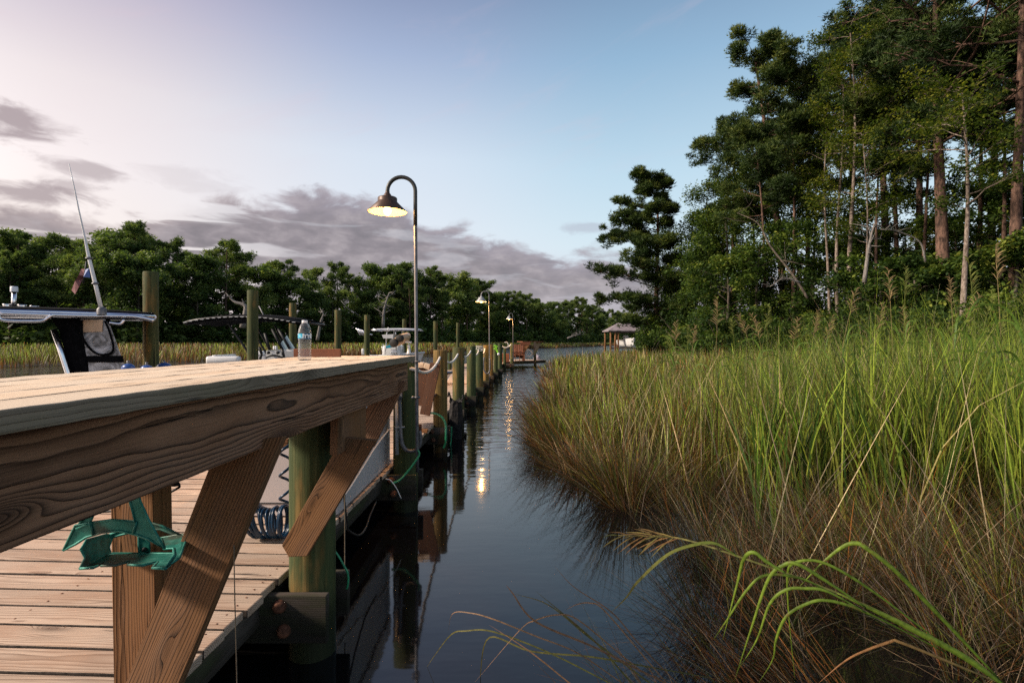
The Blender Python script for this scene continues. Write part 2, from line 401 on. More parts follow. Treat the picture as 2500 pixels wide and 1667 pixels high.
def leaves(C, Rad, shade, per, S, r, droop=0.):
    k = len(C); n = k*per
    q = unit(n, r)*(r.rand(n, 1)**.4)
    c = np.repeat(C, per, 0)+q*np.repeat(Rad, per, 0)
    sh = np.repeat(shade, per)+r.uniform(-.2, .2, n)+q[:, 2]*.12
    nn = unit(n, r); nn[:, 2] = np.abs(nn[:, 2])+.5; nn /= np.linalg.norm(nn, axis=1)[:, None]
    a = np.cross(nn, unit(n, r)); a /= np.linalg.norm(a, axis=1)[:, None]+1e-9; b = np.cross(nn, a)
    s = S*r.uniform(.55, 1.35, (n, 1))
    V = np.stack([c-a*s, c-b*s*.5, c+a*s, c+b*s*.5], 1).reshape(-1, 3)
    return V, np.arange(len(V)).reshape(-1, 4), np.repeat(sh, 4)

def grow(h, r0, seed, kind='pine', start=.45, spread=3.5, limbs=22, lean=(0, 0), prof='dome', per=26, L=.30, W=.05, csize=.75, fork=2, sparse=1.0, bias=None):
    """trunk + limbs as one mesh builder, cluster centres for the crown; foot at the origin"""
    rd = random.Random(seed); mb = MB(); n = 9
    ph = rd.uniform(0, 6); bend = h*.012*(1 if kind == 'pine' else 2.5)
    tp = lambda t: Vector((lean[0]*t*t+bend*math.sin(t*5+ph)*t, lean[1]*t*t+bend*math.cos(t*4+ph)*t, h*t))
    top = .97
    mb.tube([tp(top*i/n) for i in range(n+1)], [max(.03, r0*(1.25 if i == 0 else 1)*(1-.78*i/n)) for i in range(n+1)], 9, cap=False)
    C = []; Rd = []; S = []
    for i in range(limbs):
        t = start+(1-start)*((i+rd.random()*.8)/limbs)**(.85); t = min(t, .985)
        u = (t-start)/(1-start)
        if prof == 'dome': ln = spread*(.45+.75*math.sin(PI*min(1, u*.72+.18)))*(1-.55*max(0, u-.6)/.4)
        elif prof == 'cone': ln = spread*(1.12-.82*u)
        else: ln = spread*(.35+.9*math.sin(PI*(u*.85+.08)))
        ln *= rd.uniform(.45, 1.2)
        az = rd.uniform(0, 2*PI)+i*2.4
        if bias is not None:
            ln *= 1+bias[1]*math.cos(az-bias[0])
        up = rd.uniform(-.05, .7)+.45*u if kind == 'pine' else rd.uniform(.35, .9)
        if prof == 'cone': up = rd.uniform(-.12, .18)+.5*u
        d = Vector((math.cos(az), math.sin(az), up)); a = tp(t); pts = [a]
        for k in range(1, 6):
            w = k/5
            pts.append(a+Vector((d.x*ln*w, d.y*ln*w, d.z*ln*(w-.25*w*w)+rd.uniform(-.04, .04)*ln)) + Vector((rd.uniform(-.05, .05), rd.uniform(-.05, .05), 0))*ln)
        rr = max(.02, r0*.28*(1-.6*u)*min(1, ln/spread+.2))
        mb.tube(pts, [rr*(1-.8*k/5) for k in range(6)], 5, cap=False)
        subs = []
        for w in ([.42, .6, .78, .92, 1.0] if ln > spread*.5 else [.6, .85, 1.0]):
            j = min(4, int(w*5)); base = pts[j].lerp(pts[j+1], w*5-j) if j < 5 and w < 1 else pts[5]
            for f in range(fork):
                sa = az+rd.uniform(-1.5, 1.5); sl = ln*rd.uniform(.12, .34)*(1.15-.3*w)
                e = base+Vector((math.cos(sa)*sl, math.sin(sa)*sl, rd.uniform(-.25, .85)*sl))
                mb.tube([base, base.lerp(e, .5)+Vector((0, 0, sl*.06)), e], [rr*.32, rr*.22, rr*.1], 4, cap=False); subs.append(e)
        for e in subs:
            if rd.random() > sparse: continue
            cs = csize*rd.uniform(.6, 1.25)
            C.append(tuple(e)); Rd.append((cs, cs, cs*rd.uniform(.45, .95) if kind == 'pine' else cs*.7)); S.append(rd.uniform(.15, .75)+.15*u)
    e = tp(.98)
    for _ in range(4):
        C.append((e.x+rd.uniform(-.5, .5), e.y+rd.uniform(-.5, .5), e.z+rd.uniform(-.6, .3))); Rd.append((csize, csize, csize*.6)); S.append(.5)
    r = np.random.RandomState(seed)
    C = np.array(C); Rd = np.array(Rd); S = np.array(S)
    if kind == 'pine': out = needles(C, Rd, S, per, L, W, r)
    else: out = leaves(C, Rd, S, per, L, r)
    return mb, out

def plant_tree(name, label, cat, loc, group=None, leaf='pineleaf', bark='barkpine', rz=0, **kw):
    t = thing(name, label, cat, (0, 0, 0), group)
    mb, (V, T, sh) = grow(**kw)
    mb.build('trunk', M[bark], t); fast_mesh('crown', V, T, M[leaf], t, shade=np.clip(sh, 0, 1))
    t.location = loc; t.rotation_euler.z = rz
    return t

# ---- far bank: prototypes, then copies in rows along the shore
FAR = [(-200, 62), (-62, 60), (-45, 61), (-36, 70), (-27, 88), (-17, 89), (-7.5, 118), (2.5, 124), (24, 168), (42, 212), (66, 262), (120, 300), (230, 330)]
def far_y(x): return interp(x, FAR)
protos = []
for i in range(6):
    t = plant_tree('pine_tree', 'x', 'tree', (0, 0, 0), leaf='farleaf', bark='barkpine', h=15.0, r0=.24, seed=100+i, start=(.42, .5, .36, .55, .3, .46)[i], spread=(3.2, 2.9, 3.5, 3.0, 3.3, 2.6)[i], limbs=(20, 18, 24, 16, 26, 18)[i], per=15, L=.38, W=.11, csize=.68, fork=3)
    protos.append((t, 'pine'))
for i in range(4):
    t = plant_tree('broadleaf_tree', 'x', 'tree', (0, 0, 0), leaf='farleaf', bark='bark', h=12.0, r0=.2, seed=120+i, kind='leafy', start=.10, spread=3.0, limbs=28, per=60, L=.21, csize=1.15, prof='egg')
    protos.append((t, 'broadleaf'))
ZONES = [(-9999, 0, 'beyond the left photo edge'), (0, 170, 'above the nearest boat rod holders'), (170, 330, 'behind the tall boat antenna'), (330, 430, 'behind the nearest mooring pile'),
         (430, 590, 'above the left end of the black canopy'), (590, 700, 'behind the second mooring pile'), (700, 800, 'above the water bottle'), (800, 880, 'between bottle and white T-top boat'),
         (880, 960, 'above the white T-top boat'), (960, 1060, 'behind the nearest lamp post'), (1060, 1150, 'between the nearest and middle lamps'), (1150, 1215, 'behind the middle lamp'),
         (1215, 1280, 'behind the farthest lamp'), (1280, 1380, 'right of the farthest lamp'), (1380, 1480, 'left of the boathouse roof'), (1480, 1600, 'behind the boathouse'), (1600, 99999, 'behind the lone pine')]
ORD = ['first', 'second', 'third', 'fourth', 'fifth', 'sixth', 'seventh', 'eighth', 'ninth', 'tenth', 'eleventh', 'twelfth', 'thirteenth', 'fourteenth', 'fifteenth', 'sixteenth', 'seventeenth', 'eighteenth', 'nineteenth', 'twentieth']
plan = []
rf = random.Random(5)
TOPS = [(-300, 560), (0, 562), (60, 585), (130, 592), (200, 590), (260, 570), (310, 562), (400, 570), (450, 592), (520, 605), (560, 595), (600, 600), (640, 612), (700, 640), (740, 640), (780, 628), (830, 655), (880, 650), (920, 665), (960, 655), (1000, 645), (1050, 655), (1080, 668), (1140, 682), (1180, 690), (1230, 708), (1300, 718), (1360, 730), (1430, 733), (1500, 757), (1580, 768), (1700, 775), (4000, 790)]
for row in range(3):
    x = -82.0+row*1.7
    while x < 100:
        yy = far_y(x)+row*5.0+rf.uniform(-1.5, 1.5); px = CX+F*x/yy
        step = rf.uniform(3.0, 4.6)*(1 if x < 5 else 1.5 if x < 30 else 2.2)*(1.15 if row else 1)
        if not (-160 < px < 1640): x += step; continue
        kind = 'pine' if rf.random() < (.7 if row else .3) else 'broadleaf'
        top = (CY-interp(px, TOPS))*yy/F + HC      # height the skyline has there
        hh = top*(rf.uniform(.80, 1.02) if row == 1 else rf.uniform(.55, .82) if row == 0 else rf.uniform(.8, .94))
        plan.append((px, x, yy, hh, kind, row)); x += step
plan.sort()
cnt = {}
for (px, x, yy, hh, kind, row) in plan:
    z = next(z for z in ZONES if z[0] <= px < z[1]); key = (kind, z[2], row); cnt[key] = cnt.get(key, 0)+1
tot = dict(cnt); cnt = {}
used = set()
for (px, x, yy, hh, kind, row) in plan:
    z = next(z for z in ZONES if z[0] <= px < z[1]); key = (kind, z[2], row); cnt[key] = cnt.get(key, 0)+1
    cand = [i for i, p in enumerate(protos) if p[1] == kind]; i = rf.choice(cand); src = protos[i][0]
    if i not in used: t = src; used.add(i)
    else: t = copy_tree(src)
    t.location = (x, yy, .25); t.rotation_euler.z = rf.uniform(0, 6.28); s = hh/(15.0 if kind == 'pine' else 12.0)
    t.scale = (s*rf.uniform(.75, 1.15), s*rf.uniform(.75, 1.15), s)
    rn = ('low front', 'skyline', 'rear skyline')[row]
    o = (ORD[min(19, cnt[key]-1)]+' ' if tot[key] > 1 else '')
    kn = 'pine' if kind == 'pine' else 'leafy tree'
    t['label'] = f'{o}{rn} {kn} {"from left " if o else ""}far bank, {z[2]}'
    t['group'] = 'trees of the far bank woods'
for i, (p, k) in enumerate(protos):
    if i not in used: p.location = (-75+i, 75, .2); p['label'] = 'far bank tree left of the photo edge'

# undergrowth of the far wood: shrubs running together into one mass
r = np.random.RandomState(3); C = []; Rr = []; S = []
for k in range(5200):
    x = r.uniform(-90, 110) if k % 3 else r.uniform(-90, 20)
    u_ = r.uniform(0, 1); y = far_y(x)-2+u_*14; h = r.uniform(.06, 1)**.9*(2.4+7.5*u_)
    C.append((x, y, h)); s = r.uniform(.8, 1.6); Rr.append((s, s, s*.7)); S.append(r.uniform(.0, .6))
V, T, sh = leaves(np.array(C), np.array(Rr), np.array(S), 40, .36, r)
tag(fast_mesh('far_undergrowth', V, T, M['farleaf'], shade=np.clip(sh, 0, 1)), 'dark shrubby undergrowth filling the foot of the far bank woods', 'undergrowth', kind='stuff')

# ---- right bank
def rb(px, topy, Y, **kw):
    h = (CY-topy)*Y/F+HC-.4
    return dict(loc=((px-CX)*Y/F, Y, .4), h=h, **kw)
GP = 'tall pines of the right bank'; GD = 'leafy trees of the right bank'; GB = 'shrubs at the foot of the right bank woods'
plant_tree('pine_tree', 'lone pine at the left end of the right bank woods, branches reaching over the boathouse', 'tree', group=GP,
           **rb(1603, 440, 45, seed=202, r0=.27, start=.13, spread=3.6, limbs=54, prof='cone', per=44, L=.30, W=.06, csize=.50, bias=(PI, .45), fork=3))
PINES = [(1915, 118, 35, .30, .48, 3.5, 36, (-2.2, 0), 'big dark pine with a rounded crown, left of the pale trunks'),
         (1975, 210, 40, .24, .5, 3.2, 24, (0, 0), 'pine crown behind and right of the rounded dark pine'),
         (2165, 25, 33, .30, .52, 3.7, 32, (-.5, 0), 'tall pine with forked trunk right of the pale trunks'),
         (2075, 60, 40, .26, .5, 3.0, 26, (.3, 0), 'pine rising behind the pale trunks'),
         (2305, -130, 25, .34, .50, 4.6, 40, (-.6, 0), 'thickest pine trunk of the right bank with orange brown bark'),
         (2240, -60, 32, .26, .50, 3.9, 30, (0, 0), 'pine just left behind the thickest trunk'),
         (2420, -90, 30, .26, .45, 3.8, 30, (.5, 0), 'dark leaning pine between thickest trunk and photo edge'),
         (2478, -240, 22, .27, .55, 3.8, 34, (.3, 0), 'straight pine trunk nearest the right photo edge'),
         (2600, -150, 24, .28, .42, 4.2, 30, (0, 0), 'pine at the right photo edge with branches reaching in'),
         (1790, 300, 42, .22, .5, 3.0, 20, (0, 0), 'smaller pine behind the left half of the woods')]
for i, (px, ty, Y, r0, st, sp, lb, ln, lab) in enumerate(PINES):
    plant_tree('pine_tree', lab, 'tree', group=GP, **rb(px, ty, Y, seed=210+i, r0=r0, start=st, spread=sp, limbs=lb, lean=ln, per=50, L=.24, W=.045, csize=.52, fork=3, sparse=.6 if px > 2100 else .9))
SLIM = [(1868, 330, 33, .13, 'slim dark trunk left of the leaning trunk'), (1938, 300, 31, .14, 'slim reddish pine trunk right of the leaning trunk'), (2188, 40, 29, .16, 'slim pine trunk just right of the forked pine'), (2140, 260, 28, .11, 'thin straight pine trunk left of the forked pine'),
        (2252, 150, 27, .12, 'slim pine trunk touching the thickest trunk on its left'), (2385, 60, 26, .15, 'slim pine trunk right of the crooked pinkish one'), (2446, 140, 24, .13, 'slim dark pine trunk second from the right photo edge')]
for i, (px, ty, Y, r0, lab) in enumerate(SLIM):
    plant_tree('pine_tree', lab, 'tree', group=GP, **rb(px, ty, Y, seed=330+i, r0=r0, start=.62, spread=2.0, limbs=15, lean=(rf.uniform(-.6, .6), 0), per=40, L=.24, W=.045, csize=.5, fork=2))
PALE = [(2075, 70, 28, .15, .50, 'pale trunk, brightest and tallest of the slender cluster'), (2048, 190, 28.6, .12, .5, 'slender pale trunk left of the brightest one'),
        (2022, 270, 29.5, .10, .55, 'thin pale trunk, leftmost of the slender cluster'), (2352, 215, 21, .13, .55, 'crooked pinkish trunk with yellow leaves right of the thickest pine'),
        (2110, 330, 27, .08, .5, 'thin pale trunk right of the brightest one')]
for i, (px, ty, Y, r0, st, lab) in enumerate(PALE):
    plant_tree('birch_tree', lab, 'tree', group='slender pale trees of the right bank', leaf='yellowleaf', bark='barkpale',
               **rb(px, ty, Y, seed=240+i, kind='leafy', r0=r0, start=st, spread=1.9, limbs=20, per=34, L=.075, csize=.6, sparse=.75, prof='egg'))
LEAFY = [(1668, 560, 47), (1652, 650, 44), (1692, 520, 48), (1722, 470, 46), (1765, 430, 41), (1770, 520, 37), (1835, 420, 39), (1905, 470, 36), (1985, 420, 37), (1735, 610, 38), (1775, 640, 33), (1850, 600, 32), (1945, 560, 32), (2040, 600, 31),
         (2125, 500, 31), (2205, 560, 29), (2265, 470, 33), (2330, 560, 27), (2410, 480, 27), (2480, 430, 24), (2380, 640, 23), (2150, 660, 26), (2480, 600, 21), (2590, 420, 22), (2235, 660, 24)]
LW = ['light-crowned', 'dense', 'low dark', 'broad', 'bushy', 'upright', 'small', 'spreading', 'dark', 'rounded', 'shaded']
for i, (px, ty, Y) in enumerate(LEAFY):
    an = min([(1603, 'the lone left pine'), (1900, 'the rounded dark pine'), (2075, 'the brightest pale trunk'), (2300, 'the thickest pine trunk'), (2500, 'the right photo edge')], key=lambda a: abs(a[0]-px))
    side = 'left of' if px < an[0] else 'right of'
    dist = abs(px-an[0]); dw = 'just' if dist < 40 else 'a little' if dist < 80 else 'well'
    up = 'tall' if ty < 470 else 'mid-height' if ty < 580 else 'low'
    plant_tree('broadleaf_tree', f'{LW[i % 11]} {up} leafy tree {dw} {side} {an[1]}', 'tree', group=GD, leaf='broadleaf', bark='barkpale' if i in (3, 8, 13) else 'bark',
               **rb(px, ty, Y, seed=260+i, kind='leafy', r0=.15, start=.16, spread=(2.2*Y/34 if px > 1780 else 2.0*Y/36), limbs=24, per=62, L=.10, csize=.72*Y/34, prof='egg', sparse=.72))
r = np.random.RandomState(13); C = []; Rr = []; S = []
for k in range(1500):
    px = r.uniform(1620, 2750); Y = interp(px, [(1600, 50), (1800, 46), (2100, 42), (2700, 34)])+r.uniform(0, 9); h = r.uniform(.05, 1)*r.choice([3.0, 5.0, 6.5])
    s = r.uniform(.6, 1.3); C.append(((px-CX)*Y/F, Y, h)); Rr.append((s, s, s*.7)); S.append(r.uniform(0, .45))
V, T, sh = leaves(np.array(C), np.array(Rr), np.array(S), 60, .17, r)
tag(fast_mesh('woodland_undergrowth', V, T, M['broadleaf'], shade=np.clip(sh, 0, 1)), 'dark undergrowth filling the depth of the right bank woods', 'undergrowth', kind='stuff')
# shrubs: three prototypes, copied
def bush(seed):
    t = thing('shrub', 'x', 'shrub'); rd = random.Random(seed); mb = MB(); C = []; Rd = []; S = []
    for k in range(9):
        a = rd.uniform(0, 6.3); l = rd.uniform(1.1, 2.3); e = Vector((math.cos(a)*l*.8, math.sin(a)*l*.8, l*rd.uniform(.7, 1.25)))
        mb.tube([(0, 0, 0), e*.5+Vector((0, 0, .2)), e], [.05, .03, .012], 5, cap=False)
        for _ in range(4):
            C.append((e.x*rd.uniform(.4, 1.1)+rd.uniform(-.4, .4), e.y*rd.uniform(.4, 1.1)+rd.uniform(-.4, .4), e.z*rd.uniform(.35, 1.08))); s = rd.uniform(.4, .85); Rd.append((s, s, s*.7)); S.append(rd.uniform(.15, .75))
    V, T, sh = leaves(np.array(C), np.array(Rd), np.array(S), 85, .085, np.random.RandomState(seed))
    mb.build('stem', M['bark'], t); fast_mesh('crown', V, T, M['broadleaf'], t, shade=np.clip(sh, 0, 1)); return t
bp = [bush(300+i) for i in range(3)]; k = 0
for px in range(1600, 2620, 42):
    for row in (0, 1):
        Y = interp(px, [(1600, 42), (1800, 31), (2100, 24), (2500, 18), (2700, 16)])+row*4+rf.uniform(-1, 1)
        t = bp[k % 3] if k < 3 else copy_tree(bp[k % 3]); k += 1
        q = px+rf.uniform(-15, 15); t.location = ((q-CX)*Y/F, Y, .2); s = rf.uniform(.8, 1.25)*(1.25 if row else 1); t.scale = (s, s, s*rf.uniform(.85, 1.2)); t.rotation_euler.z = rf.uniform(0, 6)
        an = min([(1603, 'the lone left pine'), (1750, 'the left half of the woods'), (1900, 'the rounded dark pine'), (2075, 'the brightest pale trunk'), (2190, 'the forked pine'), (2300, 'the thickest pine trunk'), (2400, 'the leaning pine'), (2500, 'the right photo edge')], key=lambda a: abs(a[0]-px))
        t['label'] = f'dark green {"rear" if row else "front"} shrub at the foot of {an[1]}'; t['group'] = GB
# juniper-like bushes by the boathouse
for i, (px, ty, Y, w) in enumerate([(1592, 748, 50, 1.0), (1622, 775, 46, 1.4), (1580, 808, 48, .9)]):
    t = copy_tree(bp[i]); s = ((CY-ty)*Y/F+1.4)/2.4; t.location = ((px-CX)*Y/F, Y, .2); t.scale = (s*w*.7, s*w*.7, s)
    t['label'] = ('pointed evergreen bush right beside the boathouse roof', 'broad bush under the lone pine trunk', 'low bush hiding the right side of the boathouse')[i]; t['group'] = 'bushes beside the boathouse'
# fallen and dead wood
def snag(name, label, pts, r0, Y=None, twigs=8, mat='deadwood', seed=1, cat='dead tree', group=None):
    t = thing(name, label, cat, group=group); rd = random.Random(seed); p = smooth_path(pts, 4); mb = MB()
    mb.tube(p, [max(.012, r0*(1-.8*i/len(p))) for i in range(len(p))], 6); L = (Vector(pts[-1])-Vector(pts[0])).length
    for k in range(twigs):
        a = p[rd.randrange(len(p)//3, len(p))]; d = Vector((rd.uniform(-1, 1), rd.uniform(-.5, .5), rd.uniform(-.3, 1))).normalized()*L*rd.uniform(.12, .35)
        e = a+d; mid = a.lerp(e, .5)+Vector((rd.uniform(-.1, .1), 0, rd.uniform(-.1, .1)))*L*.3
        mb.tube([a, mid, e], [r0*.3, r0*.2, r0*.06], 4)
        f = mid+Vector((rd.uniform(-1, 1), 0, rd.uniform(-.4, 1))).normalized()*L*.12; mb.tube([mid, f], [r0*.16, r0*.05], 4)
    mb.build('trunk', M[mat], t); return t
snag('leaning_trunk', 'pale trunk leaning left under the rounded dark pine', [P(1972, 728, 27), P(1935, 670, 27.5), P(1880, 600, 28), P(1850, 545, 29), P(1800, 520, 30)], .075, mat='bark', seed=1, cat='tree trunk')
snag('dead_shrub', 'tangle of bleached twigs left of the leaning trunk', [P(1955, 690, 24), P(1915, 680, 24), P(1880, 700, 24)], .05, twigs=22, seed=2)
snag('dead_tree', 'bleached forked snag right of the brightest pale trunk', [P(2110, 690, 24), P(2122, 600, 24), P(2135, 545, 24)], .10, twigs=9, seed=3)
snag('dead_tree', 'curving bare branch arching right of the forked snag', [P(2260, 640, 23), P(2245, 590, 23), P(2190, 565, 23), P(2150, 560, 23)], .05, twigs=9, seed=4)
snag('dead_tree', 'bleached broken snag on the far bank left of the second mooring pile', [P(592, 800, 50), P(600, 760, 50), P(597, 745, 50), P(575, 738, 50), P(562, 728, 50)], .3, twigs=4, seed=5)
snag('dead_tree', 'bare grey tree standing above the right end of the tabletop on the far bank', [P(775, 830, 62), P(782, 790, 62), P(790, 765, 62)], .22, twigs=9, seed=6)
snag('dead_tree', 'bare reddish grey tree behind the white T-top boat', [P(935, 800, 80), P(938, 755, 80), P(950, 715, 80)], .3, twigs=16, seed=7)
snag('dead_shrub', 'bleached driftwood tangle on the marsh left of the boathouse', [P(1385, 826, 120), P(1400, 820, 120), P(1415, 816, 120)], .25, twigs=26, seed=8)
# ---------------------------------------------------------------- ground, water, grass
EDGE = [(-3, 1.1), (1.9, 1.0), (2.5, .95), (3.0, 1.12), (3.8, 1.3), (4.3, 1.15), (4.8, .92), (5.2, .86), (5.8, .72), (6.3, .5), (7, .40), (8, .58), (9, .42), (10.5, .75), (12, .68), (16, 1.0), (28, 1.6), (34, 2.4), (44, 7), (58, 13), (75, 19), (110, 34), (200, 75), (400, 160)]
def edge_x(y): return interp(y, EDGE)
SHORE = [(-400, 30), (-40, 29), (-30, 30), (-20, 40), (-9.7, 57), (-4, 96), (8, 108), (40, 185), (70, 235), (130, 275), (400, 300)]
def shore_y(x): return interp(x, SHORE)
def ground_z(x, y):
    # right bank
    e = edge_x(y); dr = x-e
    zr = -.9+min(1, max(0, (dr+1.2)/1.4))*.8
    if dr > 0: zr = -.06+min(.10, dr*.02)*(1 if y > 7 else .2)
    inland = x-interp(y, [(0, 18), (16, 19), (24, 17), (35, 13), (48, 11), (60, 14), (100, 30)])
    if inland > 0: zr += min(.5, inland*.06)
    if y < -3: zr = min(zr, .05)
    dl = y-shore_y(x); zl = -.9+min(1, max(0, (dl+4)/4))*.92
    if dl > 0: zl = .02+min(.25, dl*.012)
    return max(zr, zl, -.9)
xs = np.concatenate([np.arange(-900, -60, 40), np.arange(-60, -8, 4), np.arange(-8, 24, .5), np.arange(24, 120, 4), np.arange(120, 1000, 40)])
ys = np.concatenate([np.arange(-300, -10, 30), np.arange(-10, 20, .5), np.arange(20, 130, 2.5), np.arange(130, 400, 10), np.arange(400, 2600, 100)])
V = np.array([(x, y, ground_z(x, y)+(.03*math.sin(x*1.7+y)*math.cos(y*1.3) if abs(x) < 60 and 0 < y < 100 else 0)) for y in ys for x in xs])
nx = len(xs); T = np.array([(j*nx+i, j*nx+i+1, (j+1)*nx+i+1, (j+1)*nx+i) for j in range(len(ys)-1) for i in range(nx-1)])
tag(fast_mesh('ground', V, T, M['mud']), 'dark marsh mud and forest floor', 'ground', kind='structure')
mb = MB(); mb.add([(-900, -300, 0), (1000, -300, 0), (1000, 2500, 0), (-900, 2500, 0)], [(0, 1, 2, 3)])
tag(mb.build('water', M['water']), 'dark glossy creek water mirroring the sky', 'water', kind='structure')

def blades(B, H, AZ, LEAN, CURL, W, COLb, COLt, seg=4, r=nr, hx=None):
    """B (n,3) feet, H height along the blade, AZ lean heading, LEAN base tilt, CURL extra tilt at the tip"""
    n = len(B); t = np.linspace(0, 1, seg+1)
    tilt = LEAN[:, None]+CURL[:, None]*t[None, :]**1.6
    ds = (H/seg)[:, None]
    hx_ = np.cumsum(np.concatenate([np.zeros((n, 1)), np.sin(tilt[:, :-1])*ds], 1), 1)
    hz = np.cumsum(np.concatenate([np.zeros((n, 1)), np.cos(tilt[:, :-1])*ds], 1), 1)
    cx = B[:, 0:1]+np.cos(AZ)[:, None]*hx_; cy = B[:, 1:2]+np.sin(AZ)[:, None]*hx_; cz = B[:, 2:3]+hz
    yaw = r.uniform(0, PI, n); wv = np.stack([np.cos(yaw), np.sin(yaw)*.6, np.zeros(n)], 1)
    wd = W[:, None]*(np.array([.8, 1, .85, .6, .08, .05])[:seg+1] if seg <= 5 else np.ones(seg+1))[None, :]*.5
    Lp = np.stack([cx, cy, cz], 2)
    A = Lp-wv[:, None, :]*wd[:, :, None]; Bq = Lp+wv[:, None, :]*wd[:, :, None]
    V = np.stack([A, Bq], 2).reshape(n*(seg+1)*2, 3)
    base = np.arange(n)[:, None]*(seg+1)*2; T = []
    for k in range(seg):
        o = 2*k; T.append(np.stack([base[:, 0]+o, base[:, 0]+o+1, base[:, 0]+o+3, base[:, 0]+o+2], 1))
    T = np.concatenate(T, 0)
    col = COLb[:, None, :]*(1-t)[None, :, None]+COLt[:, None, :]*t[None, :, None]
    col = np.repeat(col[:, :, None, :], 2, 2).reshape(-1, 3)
    return V, T, col
PAL = {'green': (.07, .135, .016), 'lime': (.35, .46, .05), 'dkgreen': (.035, .075, .016), 'brown': (.115, .052, .020), 'straw': (.58, .42, .24), 'rust': (.40, .14, .03), 'grey': (.24, .19, .145), 'olive': (.19, .18, .035)}
def pick(n, names, ps, r):
    A = np.array([PAL[k] for k in names]); i = r.choice(len(names), n, p=np.array(ps)/sum(ps))
    return np.minimum(A[i]*r.uniform(.4, 1.75, (n, 1)), .8)
def in_marsh(n, y0, y1, r, spread=1.08, marg=1.2, power=1.0, m0=0, m1=None):
    y = y0*(y1/y0)**(r.rand(n)**power); e = np.interp(y, [p[0] for p in EDGE], [p[1] for p in EDGE])
    xr = np.maximum(y*spread+marg, e+1)
    if m1 is not None: x = e+m0+(m1-m0)*r.rand(n)
    else: x = e+m0+(xr-e-m0)*r.rand(n)
    return x, y, e
r = np.random.RandomState(21)
def clumpy(x, y, r, s=.22, amt=.55):
    """pull feet toward clump centres and return a 0..1 clump value"""
    cxn = np.floor(x/s); cyn = np.floor(y/s); hsh = np.abs(np.sin(cxn*127.1+cyn*311.7)*43758.5453) % 1; h2 = np.abs(np.sin(cxn*269.5+cyn*183.3)*43758.5453) % 1
    gx = (cxn+.2+.6*hsh)*s; gy = (cyn+.2+.6*h2)*s
    return x+(gx-x)*amt, y+(gy-y)*amt, hsh
parts = []
def tall_h(px):   # how high the stand is, by where it grows
    return 0
# 1 tussocks: stems fanning out of clump centres, dark gaps between
def heights(x, y, e): return np.interp(x-e, [0, .5, 1.5, 4, 8, 13], [.50, .70, .90, .98, 1.12, 1.25])*np.interp(y, [2.3, 3.2, 5, 8], [.62, .80, 1.0, 1.0])*(1-.55*np.clip((2.1-x)/.6, 0, 1)*np.clip((4.3-y)/.5, 0, 1))
GAP = lambda x, y: ((x-1.75)/.62)**2+((y-4.15)/.36)**2 < 1
PSET = [(['brown', 'straw', 'grey', 'rust'], [4, 3, 1.5, 2.5]), (['green', 'olive', 'brown'], [3, 3, 2]), (['lime', 'green', 'olive'], [4, 4, 2]), (['dkgreen', 'grey', 'olive', 'brown'], [3, 2.5, 2, 2]), (['rust', 'brown', 'olive'], [2.5, 3, 2])]
def tussocks(cx, cy, ce, per, rad, hs, r, wmin, wy, outw=1.0):
    k = len(cx); ci = np.repeat(np.arange(k), per); n = k*per
    th = r.uniform(0, 2*PI, n); q = np.sqrt(r.rand(n)); rr = (rad*r.uniform(.6, 1.3, k))[ci]
    x = cx[ci]+np.cos(th)*q*rr; y = cy[ci]+np.sin(th)*q*rr
    hk = r.uniform(.58, 1.28, k)[ci]; hz = heights(cx, cy, ce)[ci]*hk*hs*r.uniform(.5, 1.12, n)
    edge = np.clip(1.0-(cx-ce), 0, 1)[ci]; lx = np.cos(th)*(.25+q)-.9*edge*outw; ly = np.sin(th)*(.25+q)
    kl = r.normal(0, .42, (2, k)); lx += kl[0][ci]; ly += kl[1][ci]
    az = np.arctan2(ly, lx)+r.normal(0, .35, n); lean = np.abs(r.normal(.10, .20, n))+.50*np.hypot(lx, ly)*r.uniform(.3, 1.4, n)*q; curl = np.abs(r.normal(.28, .35, n))
    gsh = np.interp(cy, [2.3, 5, 9, 30], [.12, .35, .62, .70])*np.clip((cx-ce)/1.2+.3, .2, 1)
    pt = np.sin(cx*1.9+cy*.7+1)+np.sin(cy*1.1-cx*1.2); isg = r.rand(k) < np.clip(gsh+.28*pt, .04, .95); setk = np.where(isg, r.choice([1, 2, 1], k), r.choice([0, 3, 0, 4, 3], k)); ct = np.zeros((n, 3))
    for s_, (nm, pr) in enumerate(PSET):
        m_ = setk[ci] == s_; ct[m_] = pick(int(m_.sum()), nm, pr, r)
    mixg = r.rand(n) < .22; ct[mixg] = pick(int(mixg.sum()), ['green', 'lime', 'brown', 'straw', 'rust'], [3, 2, 2, 1, 1], r)
    cb = pick(n, ['brown', 'olive', 'rust', 'dkgreen'], [5, 1.5, 2.5, 1], r)*.38  # brown feet, darkened further: shade inside the clumps put into the colour
    W = np.maximum(wmin, wy*y)*r.uniform(.5, 1.7, n)
    return blades(np.stack([x, y, np.full(n, -.05)], 1), hz, az, lean, curl, W, cb, ct, 4, r)
def centres(n, y0, y1, r, power, md, **kw):
    x, y, e = in_marsh(n*3, y0, y1, r, power=power, **kw); keep = []; cell = {}
    for i in range(len(x)):
        d = md(y[i]); key = (int(x[i]//d), int(y[i]//d))
        if key in cell: continue
        cell[key] = 1; keep.append(i)
        if len(keep) >= n: break
    return x[keep], y[keep], e[keep]
a = centres(440, 2.35, 7.5, r, 1.0, lambda y: .22+.02*y, m0=.0, spread=1.05); kq = ~((a[0] > 1.35) & (a[0] < 2.05) & (a[1] < 2.85)) & ~GAP(a[0], a[1]); a = tuple(v[kq] for v in a); parts.append(tussocks(*a, 52, .13, 1.0, r, .0042, .0010))
